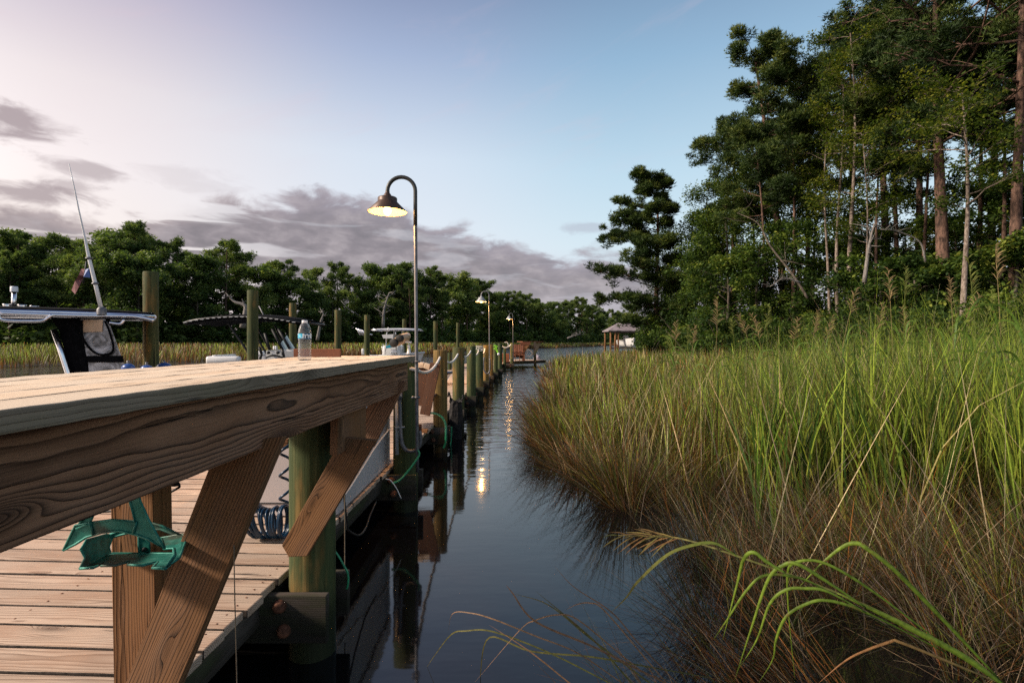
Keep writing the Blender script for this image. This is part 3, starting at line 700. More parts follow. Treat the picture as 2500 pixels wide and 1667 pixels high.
a = centres(700, 7, 18, r, 1.0, lambda y: .3, m0=.0); parts.append(tussocks(*a, 34, .2, 1.0, r, .005, .0012))
a = centres(900, 17, 62, r, 1.0, lambda y: .5, m0=.0); parts.append(tussocks(*a, 20, .35, 1.0, r, .005, .0012))
for (cx_, cy_, hs, nn_) in ((1.06, 4.85, 1.25, 420), (1.3, 5.1, 1.2, 300), (.85, 5.9, 1.15, 320), (.62, 7.4, 1.1, 300), (.7, 8.8, 1.1, 240), (1.35, 3.6, 1.1, 160), (2.3, 3.5, 1.1, 340), (2.75, 3.9, 1.15, 340), (.72, 10.5, 1.1, 200)):
    cc = np.array([cx_]); parts.append(tussocks(cc, np.array([cy_]), cc-.35, nn_, .20, hs, r, .0045, .0011, .55))
# stems at the very edge lying out over the water
n = 1100; ey = r.uniform(4.6, 9.5, n); ex = np.interp(ey, [p[0] for p in EDGE], [p[1] for p in EDGE])+r.uniform(-.05, .35, n)
parts.append(blades(np.stack([ex, ey, np.full(n, -.04)], 1), r.uniform(.55, 1.25, n), PI+r.normal(0, .55, n), r.uniform(.45, 1.2, n), r.uniform(.0, .75, n), np.maximum(.005, .0011*ey)*r.uniform(.6, 1.4, n), pick(n, ['brown', 'dkgreen'], [2, 1], r)*.5, pick(n, ['brown', 'rust', 'olive', 'dkgreen', 'straw'], [3, 2, 2, 2, 1], r), 5, r))  # feet darkened in colour for the shade low down
# loose filler
n = 8000; x, y, e = in_marsh(n, 6.0, 60, r, power=.8); hz = heights(x, y, e)*r.uniform(.5, 1.1, n)
isg = r.rand(n) < .6; ct = np.where(isg[:, None], pick(n, ['green', 'lime', 'olive'], [4, 4, 2], r), pick(n, ['brown', 'straw', 'rust', 'grey'], [4, 2.2, 1.4, 2], r))
parts.append(blades(np.stack([x, y, np.full(n, -.05)], 1), hz, r.uniform(0, 6.28, n), np.abs(r.normal(0, .3, n)), np.abs(r.normal(.25, .3, n)), np.maximum(.0045, .0012*y)*r.uniform(.5, 1.5, n), pick(n, ['brown'], [1], r)*.5, ct, 4, r))  # brown feet toned down as painted shade
# 2 broad green leaves, taller, in the middle and on the right
n = 24000; x, y, e = in_marsh(n, 3.4, 40, r, power=1.25, m0=.5); x, y, cv = clumpy(x, y, r, .35, .5); px = CX+F*x/y
keep = (r.rand(n) < np.interp(px, [1300, 1600, 1850, 2500], [.12, .4, .9, 1.0])) & (y > np.interp(px, [1500, 1900, 2500], [7, 4.4, 3.6]))
hz = np.interp(px, [1300, 1600, 1850, 2100, 2600], [1.0, 1.3, 1.65, 1.95, 2.0])*r.uniform(.62, 1.1, n)*(.8+.3*cv)*np.interp(y, [3.5, 5, 12, 30], [.85, 1, .95, .85])
lean = np.abs(r.normal(0, .16, n)); curl = np.abs(r.normal(.5, .45, n))
pn = np.sin(x*1.7+y*.9)+np.sin(y*1.3-x*.8)+r.normal(0, .6, n); ct = np.where((pn > -.3)[:, None], pick(n, ['green', 'lime', 'olive'], [4, 6, 1.2], r), pick(n, ['dkgreen', 'olive', 'straw', 'green', 'brown'], [3, 3, 2, 3, 2], r)); cb = pick(n, ['dkgreen', 'olive', 'brown'], [4, 3, 2], r)
W = np.maximum(.012, .0020*y)*r.uniform(.4, 1.7, n); az = r.uniform(0, 2*PI, n); k = keep
parts.append(blades(np.stack([x, y, np.full(n, -.02)], 1)[k], hz[k], az[k], lean[k], curl[k], W[k], cb[k], ct[k], 5, r))
n = 3600; py_ = r.uniform(4.0, 10, n); pxx = 1830+(2640-1830)*r.rand(n)**.8; x = (pxx-CX)*py_/F; x, y, cv = clumpy(x, py_, r, .45, .75)
hz = r.uniform(1.45, 2.15, n)*(.85+.25*cv)*np.interp(pxx, [1830, 2100, 2640], [.82, .97, 1.03]); ct = pick(n, ['lime', 'green', 'dkgreen', 'straw'], [5, 4, 2, .7], r)
parts.append(blades(np.stack([x, y, np.full(n, 0.0)], 1), hz, r.uniform(0, 2*PI, n), np.abs(r.normal(0, .14, n)), np.abs(r.normal(.7, .5, n)), r.uniform(.010, .024, n), pick(n, ['green', 'olive'], [2, 1], r), ct, 5, r))
# 3 matted wiry stems low at the right, lying over one another
n = 9500; x, y, e = in_marsh(n, 2.3, 5.2, r, m0=.0, spread=1.05, marg=.6); x, y, cv = clumpy(x, y, r, .4, .6)
kk = ~GAP(x, y) & ~((x > 1.35) & (x < 2.1) & (y < 2.85) & (r.rand(n) < .9))
hz = r.uniform(.45, 1.0, n); az = np.where(r.rand(n) < .6, PI*.95+r.normal(0, .8, n), r.uniform(0, 2*PI, n)); lean = r.uniform(.2, 1.35, n); curl = r.uniform(.1, .8, n)
ct = pick(n, ['brown', 'straw', 'grey', 'dkgreen', 'rust', 'olive'], [4, 1.6, 3, 3, 1, 2], r); cb = pick(n, ['brown', 'dkgreen', 'grey'], [3, 2, 1], r)*.5  # darker feet, shade under the mat put into the colour
W = r.uniform(.0025, .006, n)
parts.append(blades(np.stack([x, y, np.full(n, -.05)], 1)[kk], hz[kk], az[kk], lean[kk], curl[kk], W[kk], cb[kk], ct[kk], 5, r))
# 4 dry stalks
n = 420; x, y, e = in_marsh(n, 2.9, 20, r, m0=.3); hz = r.uniform(.7, 1.6, n); az = r.uniform(0, 2*PI, n)
parts.append(blades(np.stack([x, y, np.full(n, 0)], 1), hz, az, r.uniform(.1, .8, n), r.uniform(0, .15, n), r.uniform(.004, .009, n), pick(n, ['straw', 'grey'], [1, 1], r), pick(n, ['straw'], [1], r)*1.2, 4, r))
# 5 pale flowering tips standing a little proud of the stand
n = 3200; x, y, e = in_marsh(n, 5.0, 45, r, power=.8, m0=.3); hz = heights(x, y, e)*r.uniform(1.0, 1.32, n)
parts.append(blades(np.stack([x, y, np.full(n, -.05)], 1), hz, r.uniform(0, 6.28, n), np.abs(r.normal(0, .14, n)), np.abs(r.normal(.2, .2, n)), np.maximum(.007, .0022*y)*r.uniform(.6, 1.3, n), pick(n, ['olive', 'green'], [1, 1], r), pick(n, ['straw', 'lime', 'rust'], [4, 2, 1], r), 5, r))
def join(parts):
    Vs = []; Ts = []; Cs = []; o = 0
    for V, T, c in parts: Vs.append(V); Ts.append(T+o); Cs.append(c); o += len(V)
    return np.concatenate(Vs), np.concatenate(Ts), np.concatenate(Cs)
V, T, c = join(parts)
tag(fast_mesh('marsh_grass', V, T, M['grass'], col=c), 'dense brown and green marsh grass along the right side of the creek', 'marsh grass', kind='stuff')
# foreground sparse stems at the water's edge (bottom of the photo)
def ribbon(pts, w, c0, c1, mb=None, n=6, wdir=(0, 0, 1), flat=False):
    p = smooth_path(pts, n); m = len(p); vs = []; cs = []
    for i, q in enumerate(p):
        t = (p[min(i+1, m-1)]-p[max(i-1, 0)]).normalized(); view = Vector((q.x, q.y, q.z-HC)).normalized()
        s = t.cross(view).normalized(); s = (s+Vector((0, .35, .1))).normalized() if flat else s
        f = i/(m-1); ww = w*.5*(min(1, .35+f*3) if f < .3 else 1)*(1-max(0, (f-.55)/.45)**1.5*.93)
        vs += [q-s*ww, q+s*ww]; cs += [[lerp(a, b, f) for a, b in zip(c0, c1)]]*2
    T = np.array([(2*i, 2*i+1, 2*i+3, 2*i+2) for i in range(m-1)])
    return np.array([tuple(v) for v in vs]), T, np.array(cs)
q6 = lambda u, v: (1000+u*.3401, 1150+v*.3401)
q5 = lambda u, v: (1800+u*.3935, 1050+v*.3935)
FG = [[(1500, 1500), (1200, 1300), (900, 1180), (600, 1060), (430, 1015), (310, 1020), (277, 1140)], [(1700, 1500), (1300, 1200), (1000, 960), (740, 875)], [(1600, 1400), (1300, 1250), (900, 1075), (740, 875), (693, 815)],
      [(1500, 1300), (1200, 1060), (1050, 1030), (900, 1070), (790, 1140), (470, 1510)], [(1400, 1500), (1000, 1300), (600, 1150), (400, 1145), (300, 1170), (180, 1320), (95, 1450)], [(1560, 1480), (1340, 1230), (1100, 1020), (905, 860)],
      [(1700, 1350), (1400, 1000), (1300, 945), (1200, 955), (1110, 1000)], [(1700, 1400), (1300, 1330), (870, 1290), (575, 1190), (510, 1440), (530, 1515)], [(1900, 1500), (1640, 1230), (1450, 1010), (1180, 830), (1040, 680)], [(1150, 1520), (860, 1290), (570, 1100)]]
parts = []; rd = random.Random(3)
for i, L in enumerate(FG):
    Y0 = rd.uniform(1.9, 2.2); pts = [P(*q6(u, v), Y0+k*.04) for k, (u, v) in enumerate(L)]
    pts = [pts[0]+(pts[0]-pts[1]).normalized()*.25]+pts
    c0, c1 = rd.choice([((.10, .06, .03), (.22, .12, .06)), ((.07, .08, .02), (.12, .10, .03)), ((.16, .10, .05), (.26, .15, .08))])
    parts.append(ribbon(pts, rd.uniform(.0045, .0075), tuple(v*1.5 for v in c0), tuple(v*1.6 for v in c1)))
n = 420; xx = r.uniform(.42, 1.3, n); yy = r.uniform(2.0, 2.55, n)-(1.3-xx)*.15; kk = r.rand(n) < (xx-.3)/.9
hz = r.uniform(.2, .62, n); az = PI*.92+r.normal(0, .55, n); lean = r.uniform(.3, 1.1, n)
parts.append(blades(np.stack([xx, yy, np.full(n, -.05)], 1)[kk], hz[kk], az[kk], lean[kk], r.uniform(0, .7, n)[kk], r.uniform(.002, .0045, n)[kk], pick(n, ['brown', 'dkgreen', 'grey'], [3, 2, 1], r)[kk], pick(n, ['rust', 'brown', 'straw', 'olive'], [1, 3, 1, 2], r)[kk], 4, r))
n = 170; xx = r.uniform(.95, 1.5, n); yy = r.uniform(1.8, 2.35, n)
parts.append(blades(np.stack([xx, yy, np.full(n, -.05)], 1), r.uniform(.45, .95, n), PI*.94+r.normal(0, .4, n), r.uniform(.5, 1.15, n), r.uniform(.1, .8, n), r.uniform(.003, .0065, n), pick(n, ['brown', 'rust'], [1, 1], r), pick(n, ['rust', 'straw', 'olive', 'brown'], [3, 2, 2, 1], r), 5, r))
V, T, c = join(parts)
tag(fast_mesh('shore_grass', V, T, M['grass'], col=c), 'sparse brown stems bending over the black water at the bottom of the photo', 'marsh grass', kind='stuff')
# far marsh strips
r = np.random.RandomState(31); n = 60000
x = np.concatenate([r.uniform(-46, 6, n//2), r.uniform(-20, 90, n-n//2)]); s = np.interp(x, [p[0] for p in SHORE], [p[1] for p in SHORE]); fy = np.interp(x, [p[0] for p in FAR], [p[1] for p in FAR])
y = s+(r.rand(n)**1.6)*(np.maximum(fy-s, 6)+1); front = y-s
hz = np.interp(front, [0, 1.5, 4, 12], [.55, .8, 1.05, 1.15])*r.uniform(.6, 1.2, n)*np.interp(x, [-40, -10, 20], [1.05, 1.0, .8])
patch = np.sin(x*.35+y*.21)*.5+np.sin(x*.13-y*.4)*.5
isg = r.rand(n) < np.clip(.45+.4*patch+np.interp(front, [0, 2], [-.35, .1]), .05, .95)
ct = np.where(isg[:, None], pick(n, ['green', 'lime', 'olive'], [3, 4, 2], r), pick(n, ['brown', 'straw', 'rust', 'grey'], [4, 2, 1.4, 1], r)); cb = pick(n, ['brown', 'olive', 'rust'], [4, 2, 1], r)
V, T, c = blades(np.stack([x, y, np.full(n, 0.0)], 1), hz, r.uniform(0, 6.28, n), np.abs(r.normal(0, .2, n)), np.abs(r.normal(.2, .3, n)), np.maximum(.03, .0011*y)*r.uniform(.6, 1.4, n), cb, ct, 3, r)
tag(fast_mesh('far_marsh_grass', V, T, M['grass'], col=c), 'strip of green and tawny marsh grass along the far bank', 'marsh grass', kind='stuff')

# ---- tall reeds with seed heads, each one a plant
HEADS = [(2168, 658, 5.2), (2211, 651, 5.6), (2090, 706, 5.4), (2364, 630, 4.6), (2430, 600, 4.4), (2496, 661, 4.2), (2320, 680, 4.8), (1996, 759, 7.0), (2032, 772, 7.2), (1878, 749, 8.0), (1836, 769, 8.6), (2203, 752, 6.2),
         (2277, 762, 6.2), (2155, 742, 6.0), (2423, 713, 5.0), (1949, 779, 7.6), (2450, 759, 5.6), (2390, 722, 5.2), (1787, 776, 8.4), (1753, 730, 7.4), (1805, 767, 9), (1696, 796, 9.6), (1678, 799, 10.5), (1630, 813, 11), (1650, 785, 10)]
HL = ['left edge pale head of the tall middle group', 'upright head of the tall middle group', 'brownish head leaning over the pale stick', 'tall head left of the highest one', 'highest head of all, near the right edge', 'head nodding at the right photo edge',
      'feathery tan head left of the tallest pair', 'small head below the pale trunks', 'small head right of the one below the pale trunks', 'thin upright head below the leaning trunk', 'tufted head left of the thin upright one', 'wide fanned head below the tall middle group',
      'dense tan head below the feathery one', 'narrow head left of the wide fanned one', 'open forked head below the highest one', 'small drooping head left of the pale stick', 'small tan head below the right edge head', 'drooping brown head below the tallest pair',
      'curved comb-like head below the rounded pine', 'orange spindly head on a leaning stalk', 'upright green head beside the curved one', 'yellow column head near the boathouse bushes', 'tan head just left of the yellow column head', 'leftmost of all reed heads', 'orange head above the leftmost one']
def reed(px, py, Y, label, seed):
    rd = random.Random(seed); t = thing('reed', 'reed with '+label if len(label.split()) < 14 else label, 'reed', group='tall reeds with seed heads')
    tip = P(px, py, Y); lean = rd.uniform(-.35, .35)+(.25 if px > 2380 else 0)
    foot = Vector((tip.x-lean*1.2+rd.uniform(-.1, .1), tip.y+rd.uniform(-.1, .1), -.02)); t.location = foot
    pts = [foot, foot.lerp(tip, .4)+Vector((-lean*.18, 0, 0)), foot.lerp(tip, .78)+Vector((-lean*.12, 0, .02)), tip]; p = smooth_path(pts, 5)
    loc = lambda v: v-foot
    tan = rd.random() < .6; hc = (np.array((.30, .21, .10)) if tan else np.array((.17, .19, .045)))
    V, T, c = ribbon(p[:], .0055, (.10, .15, .03), tuple(hc)); V = V-np.array(tuple(foot)); fast_mesh('stem', V, T, M['grass'], t, col=c)
    L = (tip-foot).length; hl = .30*rd.uniform(.75, 1.15)*(1 if Y < 7 else 1.2); prt = []; side = rd.choice((-1, 1))
    for k in range(26):
        f = k/25; a = p[-1].lerp(p[-4], min(1, (1-f)*hl/.45)); a = tip+(p[-4]-tip).normalized()*hl*(1-f)
        ln = hl*(.42-.22*f)*rd.uniform(.7, 1.2); sd = side if rd.random() < .68 else -side
        up = (tip-p[-4]).normalized(); d = (up*.75+Vector((sd*rd.uniform(.3, .9), rd.uniform(-.4, .4), 0))).normalized()
        e = a+d*ln+Vector((0, 0, -ln*.22)); mid = a+d*ln*.55
        cc = tuple(hc*rd.uniform(.7, 1.35)); prt.append(ribbon([a, mid, e], .0055*rd.uniform(.7, 1.2)*max(1, Y/6), cc, cc, n=3))
    V, T, c = join(prt); fast_mesh('seed_head', V-np.array(tuple(foot)), T, M['grass'], t, col=c)
    for k in range(rd.randint(4, 6)):
        f = rd.uniform(.12, .72); a = foot.lerp(tip, f)+Vector((-lean*.15*(1-abs(f-.5)), 0, 0)); d = Vector((rd.choice((-1, 1))*rd.uniform(.4, 1), rd.uniform(-.5, .5), 0)); ln = rd.uniform(.3, .6)
        V, T, c = ribbon([a, a+d*ln*.3+Vector((0, 0, ln*.6)), a+d*ln*.75+Vector((0, 0, ln*.62)), a+d*ln*1.15+Vector((0, 0, ln*.2))], .017, (.07, .14, .02), (.16, .25, .04), n=4, flat=True)
        fast_mesh('leaf', V-np.array(tuple(foot)), T, M['grass'], t, col=c)
for i, (a, h) in enumerate(zip(HEADS, HL)): reed(*a, h, 400+i)
# the bent reed in the right foreground
t = thing('bent_reed', 'broad-leaved green reed bent over the water at bottom right, its leaves arching', 'reed', (0, 0, 0))
LV = [([(1640, 1560), (1350, 1250), (1000, 890), (820, 745), (740, 700), (650, 725), (520, 830), (390, 965)], .021, 0), ([(1280, 1330), (900, 1040), (640, 870), (480, 808), (350, 825), (312, 900), (320, 1150), (360, 1570)], .014, 0),
      ([(800, 1100), (560, 940), (380, 832), (290, 835), (190, 930), (80, 1250), (-20, 1560)], .017, 0), ([(300, 885), (190, 820), (100, 757), (40, 800), (0, 950), (-90, 1300)], .018, 0), ([(600, 1020), (400, 920), (180, 897), (60, 990), (-60, 1170), (-150, 1300)], .013, 0),
      ([(800, 1130), (560, 1000), (420, 980), (300, 990), (200, 1080), (120, 1300), (0, 1490)], .014, 0), ([(1300, 1380), (800, 1130), (560, 1055), (420, 1080), (300, 1160), (240, 1300), (220, 1420), (130, 1570)], .014, 0),
      ([(1660, 1580), (1300, 1430), (1000, 1310), (950, 1310), (700, 1410), (500, 1570)], .014, 1), ([(1680, 1600), (1400, 1400), (1000, 1190), (620, 1010)], .028, 0)]
for i, (L, w, br) in enumerate(LV):
    pts = [P(*q5(u, v), 1.62+.05*math.sin(i*2.1)+.02*k) for k, (u, v) in enumerate(L)]
    c0, c1 = ((.085, .15, .018), (.19, .27, .03)) if not br else ((.16, .14, .05), (.34, .15, .06))
    V, T, c = ribbon(pts, w*.66, c0, c1, n=7, flat=False)
    mid = (V[0::2]+V[1::2])/2+np.array([0, .35, -.12])*np.linalg.norm(V[0::2]-V[1::2], axis=1)[:, None]*.22; k_ = len(mid)
    V = np.stack([V[0::2], mid, V[1::2]], 1).reshape(-1, 3); cm = c[0::2]; c = np.stack([cm*.9, cm*1.3, cm*1.0], 1).reshape(-1, 3)
    T = np.array([(3*q_+a_, 3*q_+a_+1, 3*q_+a_+4, 3*q_+a_+3) for q_ in range(k_-1) for a_ in (0, 1)])
    # a crease down the middle gives each leaf a fold
    o = fast_mesh('leaf', V, T, M['grass'], t, col=c); o.modifiers.new('s', 'SOLIDIFY').thickness = .0006
st = [P(*q5(1700, 1620), 1.62), P(*q5(1200, 1280), 1.66), P(*q5(600, 1000), 1.72), P(1800, 1357, 1.8), P(1656, 1313, 1.9), P(1560, 1308, 1.95), P(1476, 1305, 2.0)]
V, T, c = ribbon(st, .006, (.10, .15, .03), (.25, .2, .07)); fast_mesh('stem', V, T, M['grass'], t, col=c)
prt = []; rd = random.Random(9)
for k in range(20):
    f = k/19; a = st[4].lerp(st[5], f*1.2) if f < .8 else st[5].lerp(st[6], (f-.8)*3); sgn = 1 if k % 2 else -1
    e = a+Vector((-.13*rd.uniform(.7, 1.2)*(1-.4*f), rd.uniform(-.05, .05), sgn*.055*rd.uniform(.5, 1.2)*(1-.5*f)-.02)); cc = (.26*rd.uniform(.8, 1.2), .19*rd.uniform(.8, 1.2), .06)
    prt.append(ribbon([a, a.lerp(e, .5)+Vector((0, 0, .006)), e], .0042, cc, cc, n=3))
V, T, c = join(prt); fast_mesh('seed_head', V, T, M['grass'], t, col=c)
V, T, c = ribbon([P(*q6(u, v), 1.8+.01*k) for k, (u, v) in enumerate([(2352, 610), (2200, 520), (2050, 525), (1850, 600), (1640, 790), (1560, 900), (1450, 1010)])], .010, (.13, .20, .03), (.25, .2, .06)); fast_mesh('leaf', V, T, M['grass'], t, col=c)
# ---------------------------------------------------------------- dock
DE = [(-2, -1.21), (2.75, -1.145), (7.6, -1.085), (12.9, -1.01), (17.5, -.88), (22, -.68), (25, -.52), (28.4, -.40)]
def dock_r(y): return interp(y, DE)
def dock_l(y): return dock_r(y)-1.86
dock = thing('dock', 'long wooden dock with weathered crosswise planks running up the creek', 'dock')
mb = MB(); y = -1.9; k = 0
TILT = -.045
while y < 28.3:
    xr = dock_r(y)+rng.uniform(-.006, .014); xl = dock_l(y)-rng.uniform(0, .02); w = .1325+rng.uniform(-.002, .002)
    z = DZ-.019+rng.uniform(-.0018, .0018)
    mb.board((xl, y-TILT*(xr-xl)*.5, z), (xr, y+TILT*(xr-xl)*.5, z+rng.uniform(-.001, .001)), w, .038, side=(0, 1, 0), seg=6 if y < 6 else 1, jit=.0012 if y < 6 else 0)
    y += .1455
# end platform reaching right
PA = Vector((-.62, 28.5, 0)); PD = Vector((2.6, 2.5, 0)).normalized(); PN = Vector((-PD.y, PD.x, 0)); PL = 3.75; PW = 2.2
s = 0
while s < PL:
    a = PA+PD*s; mb.board(a+Vector((0, 0, DZ-.019)), a+PN*PW+Vector((0, 0, DZ-.019)), .139, .038, side=PD); s += .1455
for q in (0,):
    mb.board((-1.9, 28.55, DZ-.021), (-.3, 29.6, DZ-.021), 1.4, .036, side=(0, 1, 0))
dk = mb.build('decking', [M['deck'], M['gapshade']], dock, bevel=.006)
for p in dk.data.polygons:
    if abs(p.normal.y) > .6: p.material_index = 1  # deck plank sides take the painted gap shade
mb = MB(); ys_ = -1.9
for k in range(70):
    if -.2 < ys_ < 8:
        for off in (-.055, -.92, -1.80):
            for dy_ in (-.035, .035):
                xx_ = dock_r(ys_)+off+rng.uniform(-.006, .006); mb.lathe([(.0, .0012), (.0042, .001), (.0050, 0)], (xx_, ys_+dy_+TILT*(.93+off), DZ+.0008), 7)
    ys_ += .1455
o = mb.build('screw_heads', M['rust'], dock); o['kind'] = 'stuff'
mb = MB()
for i in range(len(DE)-1):
    (y0, x0), (y1, x1) = DE[i], DE[i+1]
    for n_ in range(max(1, int((y1-y0)/4))):
        m_ = max(1, int((y1-y0)/4)); a = n_/m_; b = (n_+1)/m_
        for off in (-.055, -1.80, -.92):
            mb.board((lerp(x0, x1, a)+off, lerp(y0, y1, a)+.001, DZ-.041-.068), (lerp(x0, x1, b)+off, lerp(y0, y1, b)-.001, DZ-.041-.068), .136, .04, side=(0, 0, 1), seg=3, jit=.002)
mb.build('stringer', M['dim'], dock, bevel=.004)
mb = MB()
for o_ in (.04, PW-.05): mb.board(PA+PN*o_+Vector((0, 0, DZ-.11)), PA+PN*o_+PD*PL+Vector((0, 0, DZ-.11)), .14, .04)
for o_ in (.02, PL-.02): mb.board(PA+PD*o_+PN*.08+Vector((0, 0, DZ-.112)), PA+PD*o_+PN*(PW-.1)+Vector((0, 0, DZ-.112)), .13, .04)
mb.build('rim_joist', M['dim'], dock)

# pilings along the right edge: y, photo x of the middle, diameter, top in photo y (or height), ochre share
PIL = [(2.55, 764, .218, None, 0), (4.7, 990, .22, None, 0), (7.15, 1075, .197, 854.6, 1), (9.0, 1119, .208, 848, .15), (11.2, 1150.7, .20, 845, 0), (13.3, 1170.5, .20, 844, 0), (15.4, 1186, .18, 842.5, .55), (17.5, 1198.5, .16, 841, .9), (19.7, 1210, .17, 838, 0), (21.8, 1220.5, .19, 838.5, 0), (27.2, 1249.8, .19, 837.5, 0)]
PLAB = ['green treated piling nearest the camera, under the tabletop brace', 'green piling under the far end of the tabletop, lamp post strapped to it', 'ochre brown piling just beyond the nearest lamp post', 'thick light green piling right after the ochre one', 'green piling third beyond the nearest lamp post',
        'green piling with wire around its top', 'piling with the dark cable loop beside the middle lamp', 'narrow ochre piling right behind the middle lamp', 'piling draped with the lime green cord', 'dark green piling at the bend of the dock', 'green piling standing at the farthest lamp']
PILES = []
def piling(px, Y, D, ztop, label, och=0, group=None, zb=-1.6, x=None, hollow=0, lean=0):
    X = (px-CX)*Y/F if x is None else x; r0 = D/2; n = 28; mb = MB(); prof = []
    H = ztop-zb; rd = random.Random(int(Y*100)); ph = [rd.uniform(0, 6) for _ in range(4)]
    zs = [zb+H*i/14 for i in range(14)]+[ztop-.012, ztop]
    vs = []
    for i, z in enumerate(zs):
        for k in range(n):
            a = 2*PI*k/n; rr = r0*(1+.012*math.sin(3*a+ph[0]+z)+.01*math.sin(5*a+ph[1])+.012*math.sin(z*2.3+ph[2]))*(1.04-.05*(z-zb)/H)
            if i == len(zs)-1: rr *= .93
            vs.append((rr*math.cos(a)+lean*(z-zb), rr*math.sin(a), z))
    m_ = len(zs); fs = [(i*n+k, i*n+(k+1) % n, (i+1)*n+(k+1) % n, (i+1)*n+k) for i in range(m_-1) for k in range(n)]+[tuple((m_-1)*n+k for k in range(n))]
    mb.add(vs, fs, smooth=True); mb.sm[-1] = False
    o = mb.build('piling', M['pile']); o.location = (X, Y, 0)
    a = o.data.attributes.new('och', 'FLOAT', 'POINT'); a.data.foreach_set('value', [och]*len(o.data.vertices))
    tag(o, label, 'piling', group); PILES.append(o); return o
for (Y, px, D, ty, oc), lab in zip(PIL, PLAB):
    zt = 1.255 if ty is None else HC-(ty-CY)*Y/F
    if Y > 4 and ty is None: zt = 1.395
    piling(px, Y, D, zt, lab, oc*.9, 'pilings along the right edge of the dock')
# the short pilings of the left side
for i, (px, Y, D, ty) in enumerate([(1098, 20.5, .16, 861), (1110, 24, .16, 856), (1232, 26.5, .14, 851)]):
    piling(px, Y, D, HC-(ty-CY)*Y/F, ['short dark piling on the far side of the deck behind the ochre one', 'short piling behind the thick light green one', 'short pale piling left of the farthest lamp'][i], 0, 'short pilings on the far side of the dock')
# crosswise beam pairs bolted to the pilings
for i, (Y, px, D, ty, oc) in enumerate(PIL):
    X = (px-CX)*Y/F
    for s_ in (-1, 1):
        yb = Y+s_*(D/2+.024); xe = X+D/2*.98+(.015 if s_ < 0 else .03); zc = .235 if s_ < 0 else .222
        mb = MB(); mb.board((X-1.7, yb, zc), (xe, yb, zc), .225, .04, seg=4, jit=.0015)
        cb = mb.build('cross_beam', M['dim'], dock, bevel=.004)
        if s_ < 0:
            for (dx, zz) in ((-.125, .300), (-.105, .185)):
                mb = MB(); mb.lathe([(.0, -.034), (.012, -.034), (.024, -.026), (.031, -.010), (.032, -.002), (.032, .0)], (X+dx+.03, yb-.0195, zz), 14, axis=(0, 1, 0))
                mb.build('bolt_head', M['rust'], cb, origin=(X+dx+.03, yb-.0195, zz)).location = (X+dx+.03, yb-.0195, zz)
# mooring piles in the creek on the left
MOOR = [(371, 6.9, .222, 664, 'tall weathered mooring pile nearest the camera, by the black T-top boat', 1), (617, 9.8, .222, 709, 'green mooring pile in front of the black canopy boat', 0), (715, 14.8, .222, 740, 'mooring pile behind the black canopy beside the bottle', 0),
        (825, 16.4, .222, 757, 'mooring pile between the bottle and the white T-top boat', 0), (896, 20, .222, 769, 'mooring pile in front of the white T-top boat', 0), (987, 25.7, .21, 779, 'mooring pile behind the right end of the white T-top', 0), (1063, 26, .22, 784, 'mooring pile rising behind the ochre dock piling', 0), (1118, 34, .22, 788, 'thin far mooring pile rising behind the thick light green dock piling', 0)]
for px, Y, D, ty, lab, w_ in MOOR:
    piling(px, Y, D/math.sqrt(1+((px-CX)/F)**2), HC-(ty-CY)*Y/F, lab, .1, 'tall mooring piles left of the dock', lean=-.004 if w_ else 0)

# ---------------------------------------------------------------- work table
tb = thing('work_table', 'long plank-topped wooden work table bracketed out over the water beside the dock', 'table', (0, 0, 0))
sl = .0337
fx = lambda y: -.769+sl*y
YE = 3.47
mb = MB(); W_ = .66; nb = 5; bw = W_/nb
for i in range(nb):
    x0 = -bw/2-bw*i-.0018*i
    ye = YE+rng.uniform(-.006, .006)
    if i == 0: ye = YE
    mb.board((fx(-.35)+x0, -.35, 1.44-.0195), (fx(ye)+x0, ye, 1.44-.0195+rng.uniform(-.0007, .0007)), bw-.007, .038, side=(1, 0, 0), seg=70, jit=.0011, off=(i*7.3, .05+.03*i, .05+.013*i), br=.5+rng.uniform(-.3, .3), mi=0)
top = mb.build('tabletop', [M['table'], M['edge'], M['gapshade']], tb, bevel=.003)
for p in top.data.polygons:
    if p.normal.z < .5: p.material_index = 1 if (p.center.x > fx(p.center.y)-.02 or p.normal.y > .6) else 2  # inner sides and undersides get the painted gap shade
bx = lambda y: -.812+sl*y
mb = MB(); mb.board((bx(-.35)-.019, -.35, 1.2195+.087), (bx(3.57)-.019, 3.40, 1.2195+.087), .187, .038, seg=60, jit=.0008, off=(3.3, -.025, .035), br=.45)
mb.build('apron', M['beam'], tb, bevel=.004)
mb = MB(); mb.board((bx(-.35)-.60, -.35, 1.31), (bx(3.4)-.60, 3.40, 1.31), .18, .038, seg=8, br=.3)
mb.board((bx(3.4)-.04, 3.36, 1.31), (bx(3.4)-.58, 3.36, 1.31), .18, .036, br=.3); mb.board((bx(.2)-.04, .2, 1.31), (bx(.2)-.58, .2, 1.31), .18, .036, br=.3)
mb.build('frame_rail', M['beam'], tb)
def slab(name, pts, mat, along, depth=.038, parent=tb, bevel=.003):
    """a board whose face is the outline pts (world), thickened away from the camera"""
    mb = MB(); p = [Vector(v) for v in pts]
    nrm = (p[1]-p[0]).cross(p[2]-p[0]).normalized()
    if nrm.y < 0: nrm = -nrm
    mb.prism(p, nrm*depth, along=along, br=.5); return mb.build(name, mat, parent, bevel=bevel)
for (yy_, zz_) in ((.95, 1.345), (.95, 1.27), (1.43, 1.33), (1.43, 1.25), (1.9, 1.35), (2.62, 1.34), (2.62, 1.26), (3.2, 1.33), (3.22, 1.26)):
    mb = MB(); mb.lathe([(.0, .0016), (.0035, .0012), (.0046, 0)], (bx(yy_)+.0003, yy_, zz_), 8, axis=(1, 0, 0)); mb.build('nail_head', M['black'], tb)
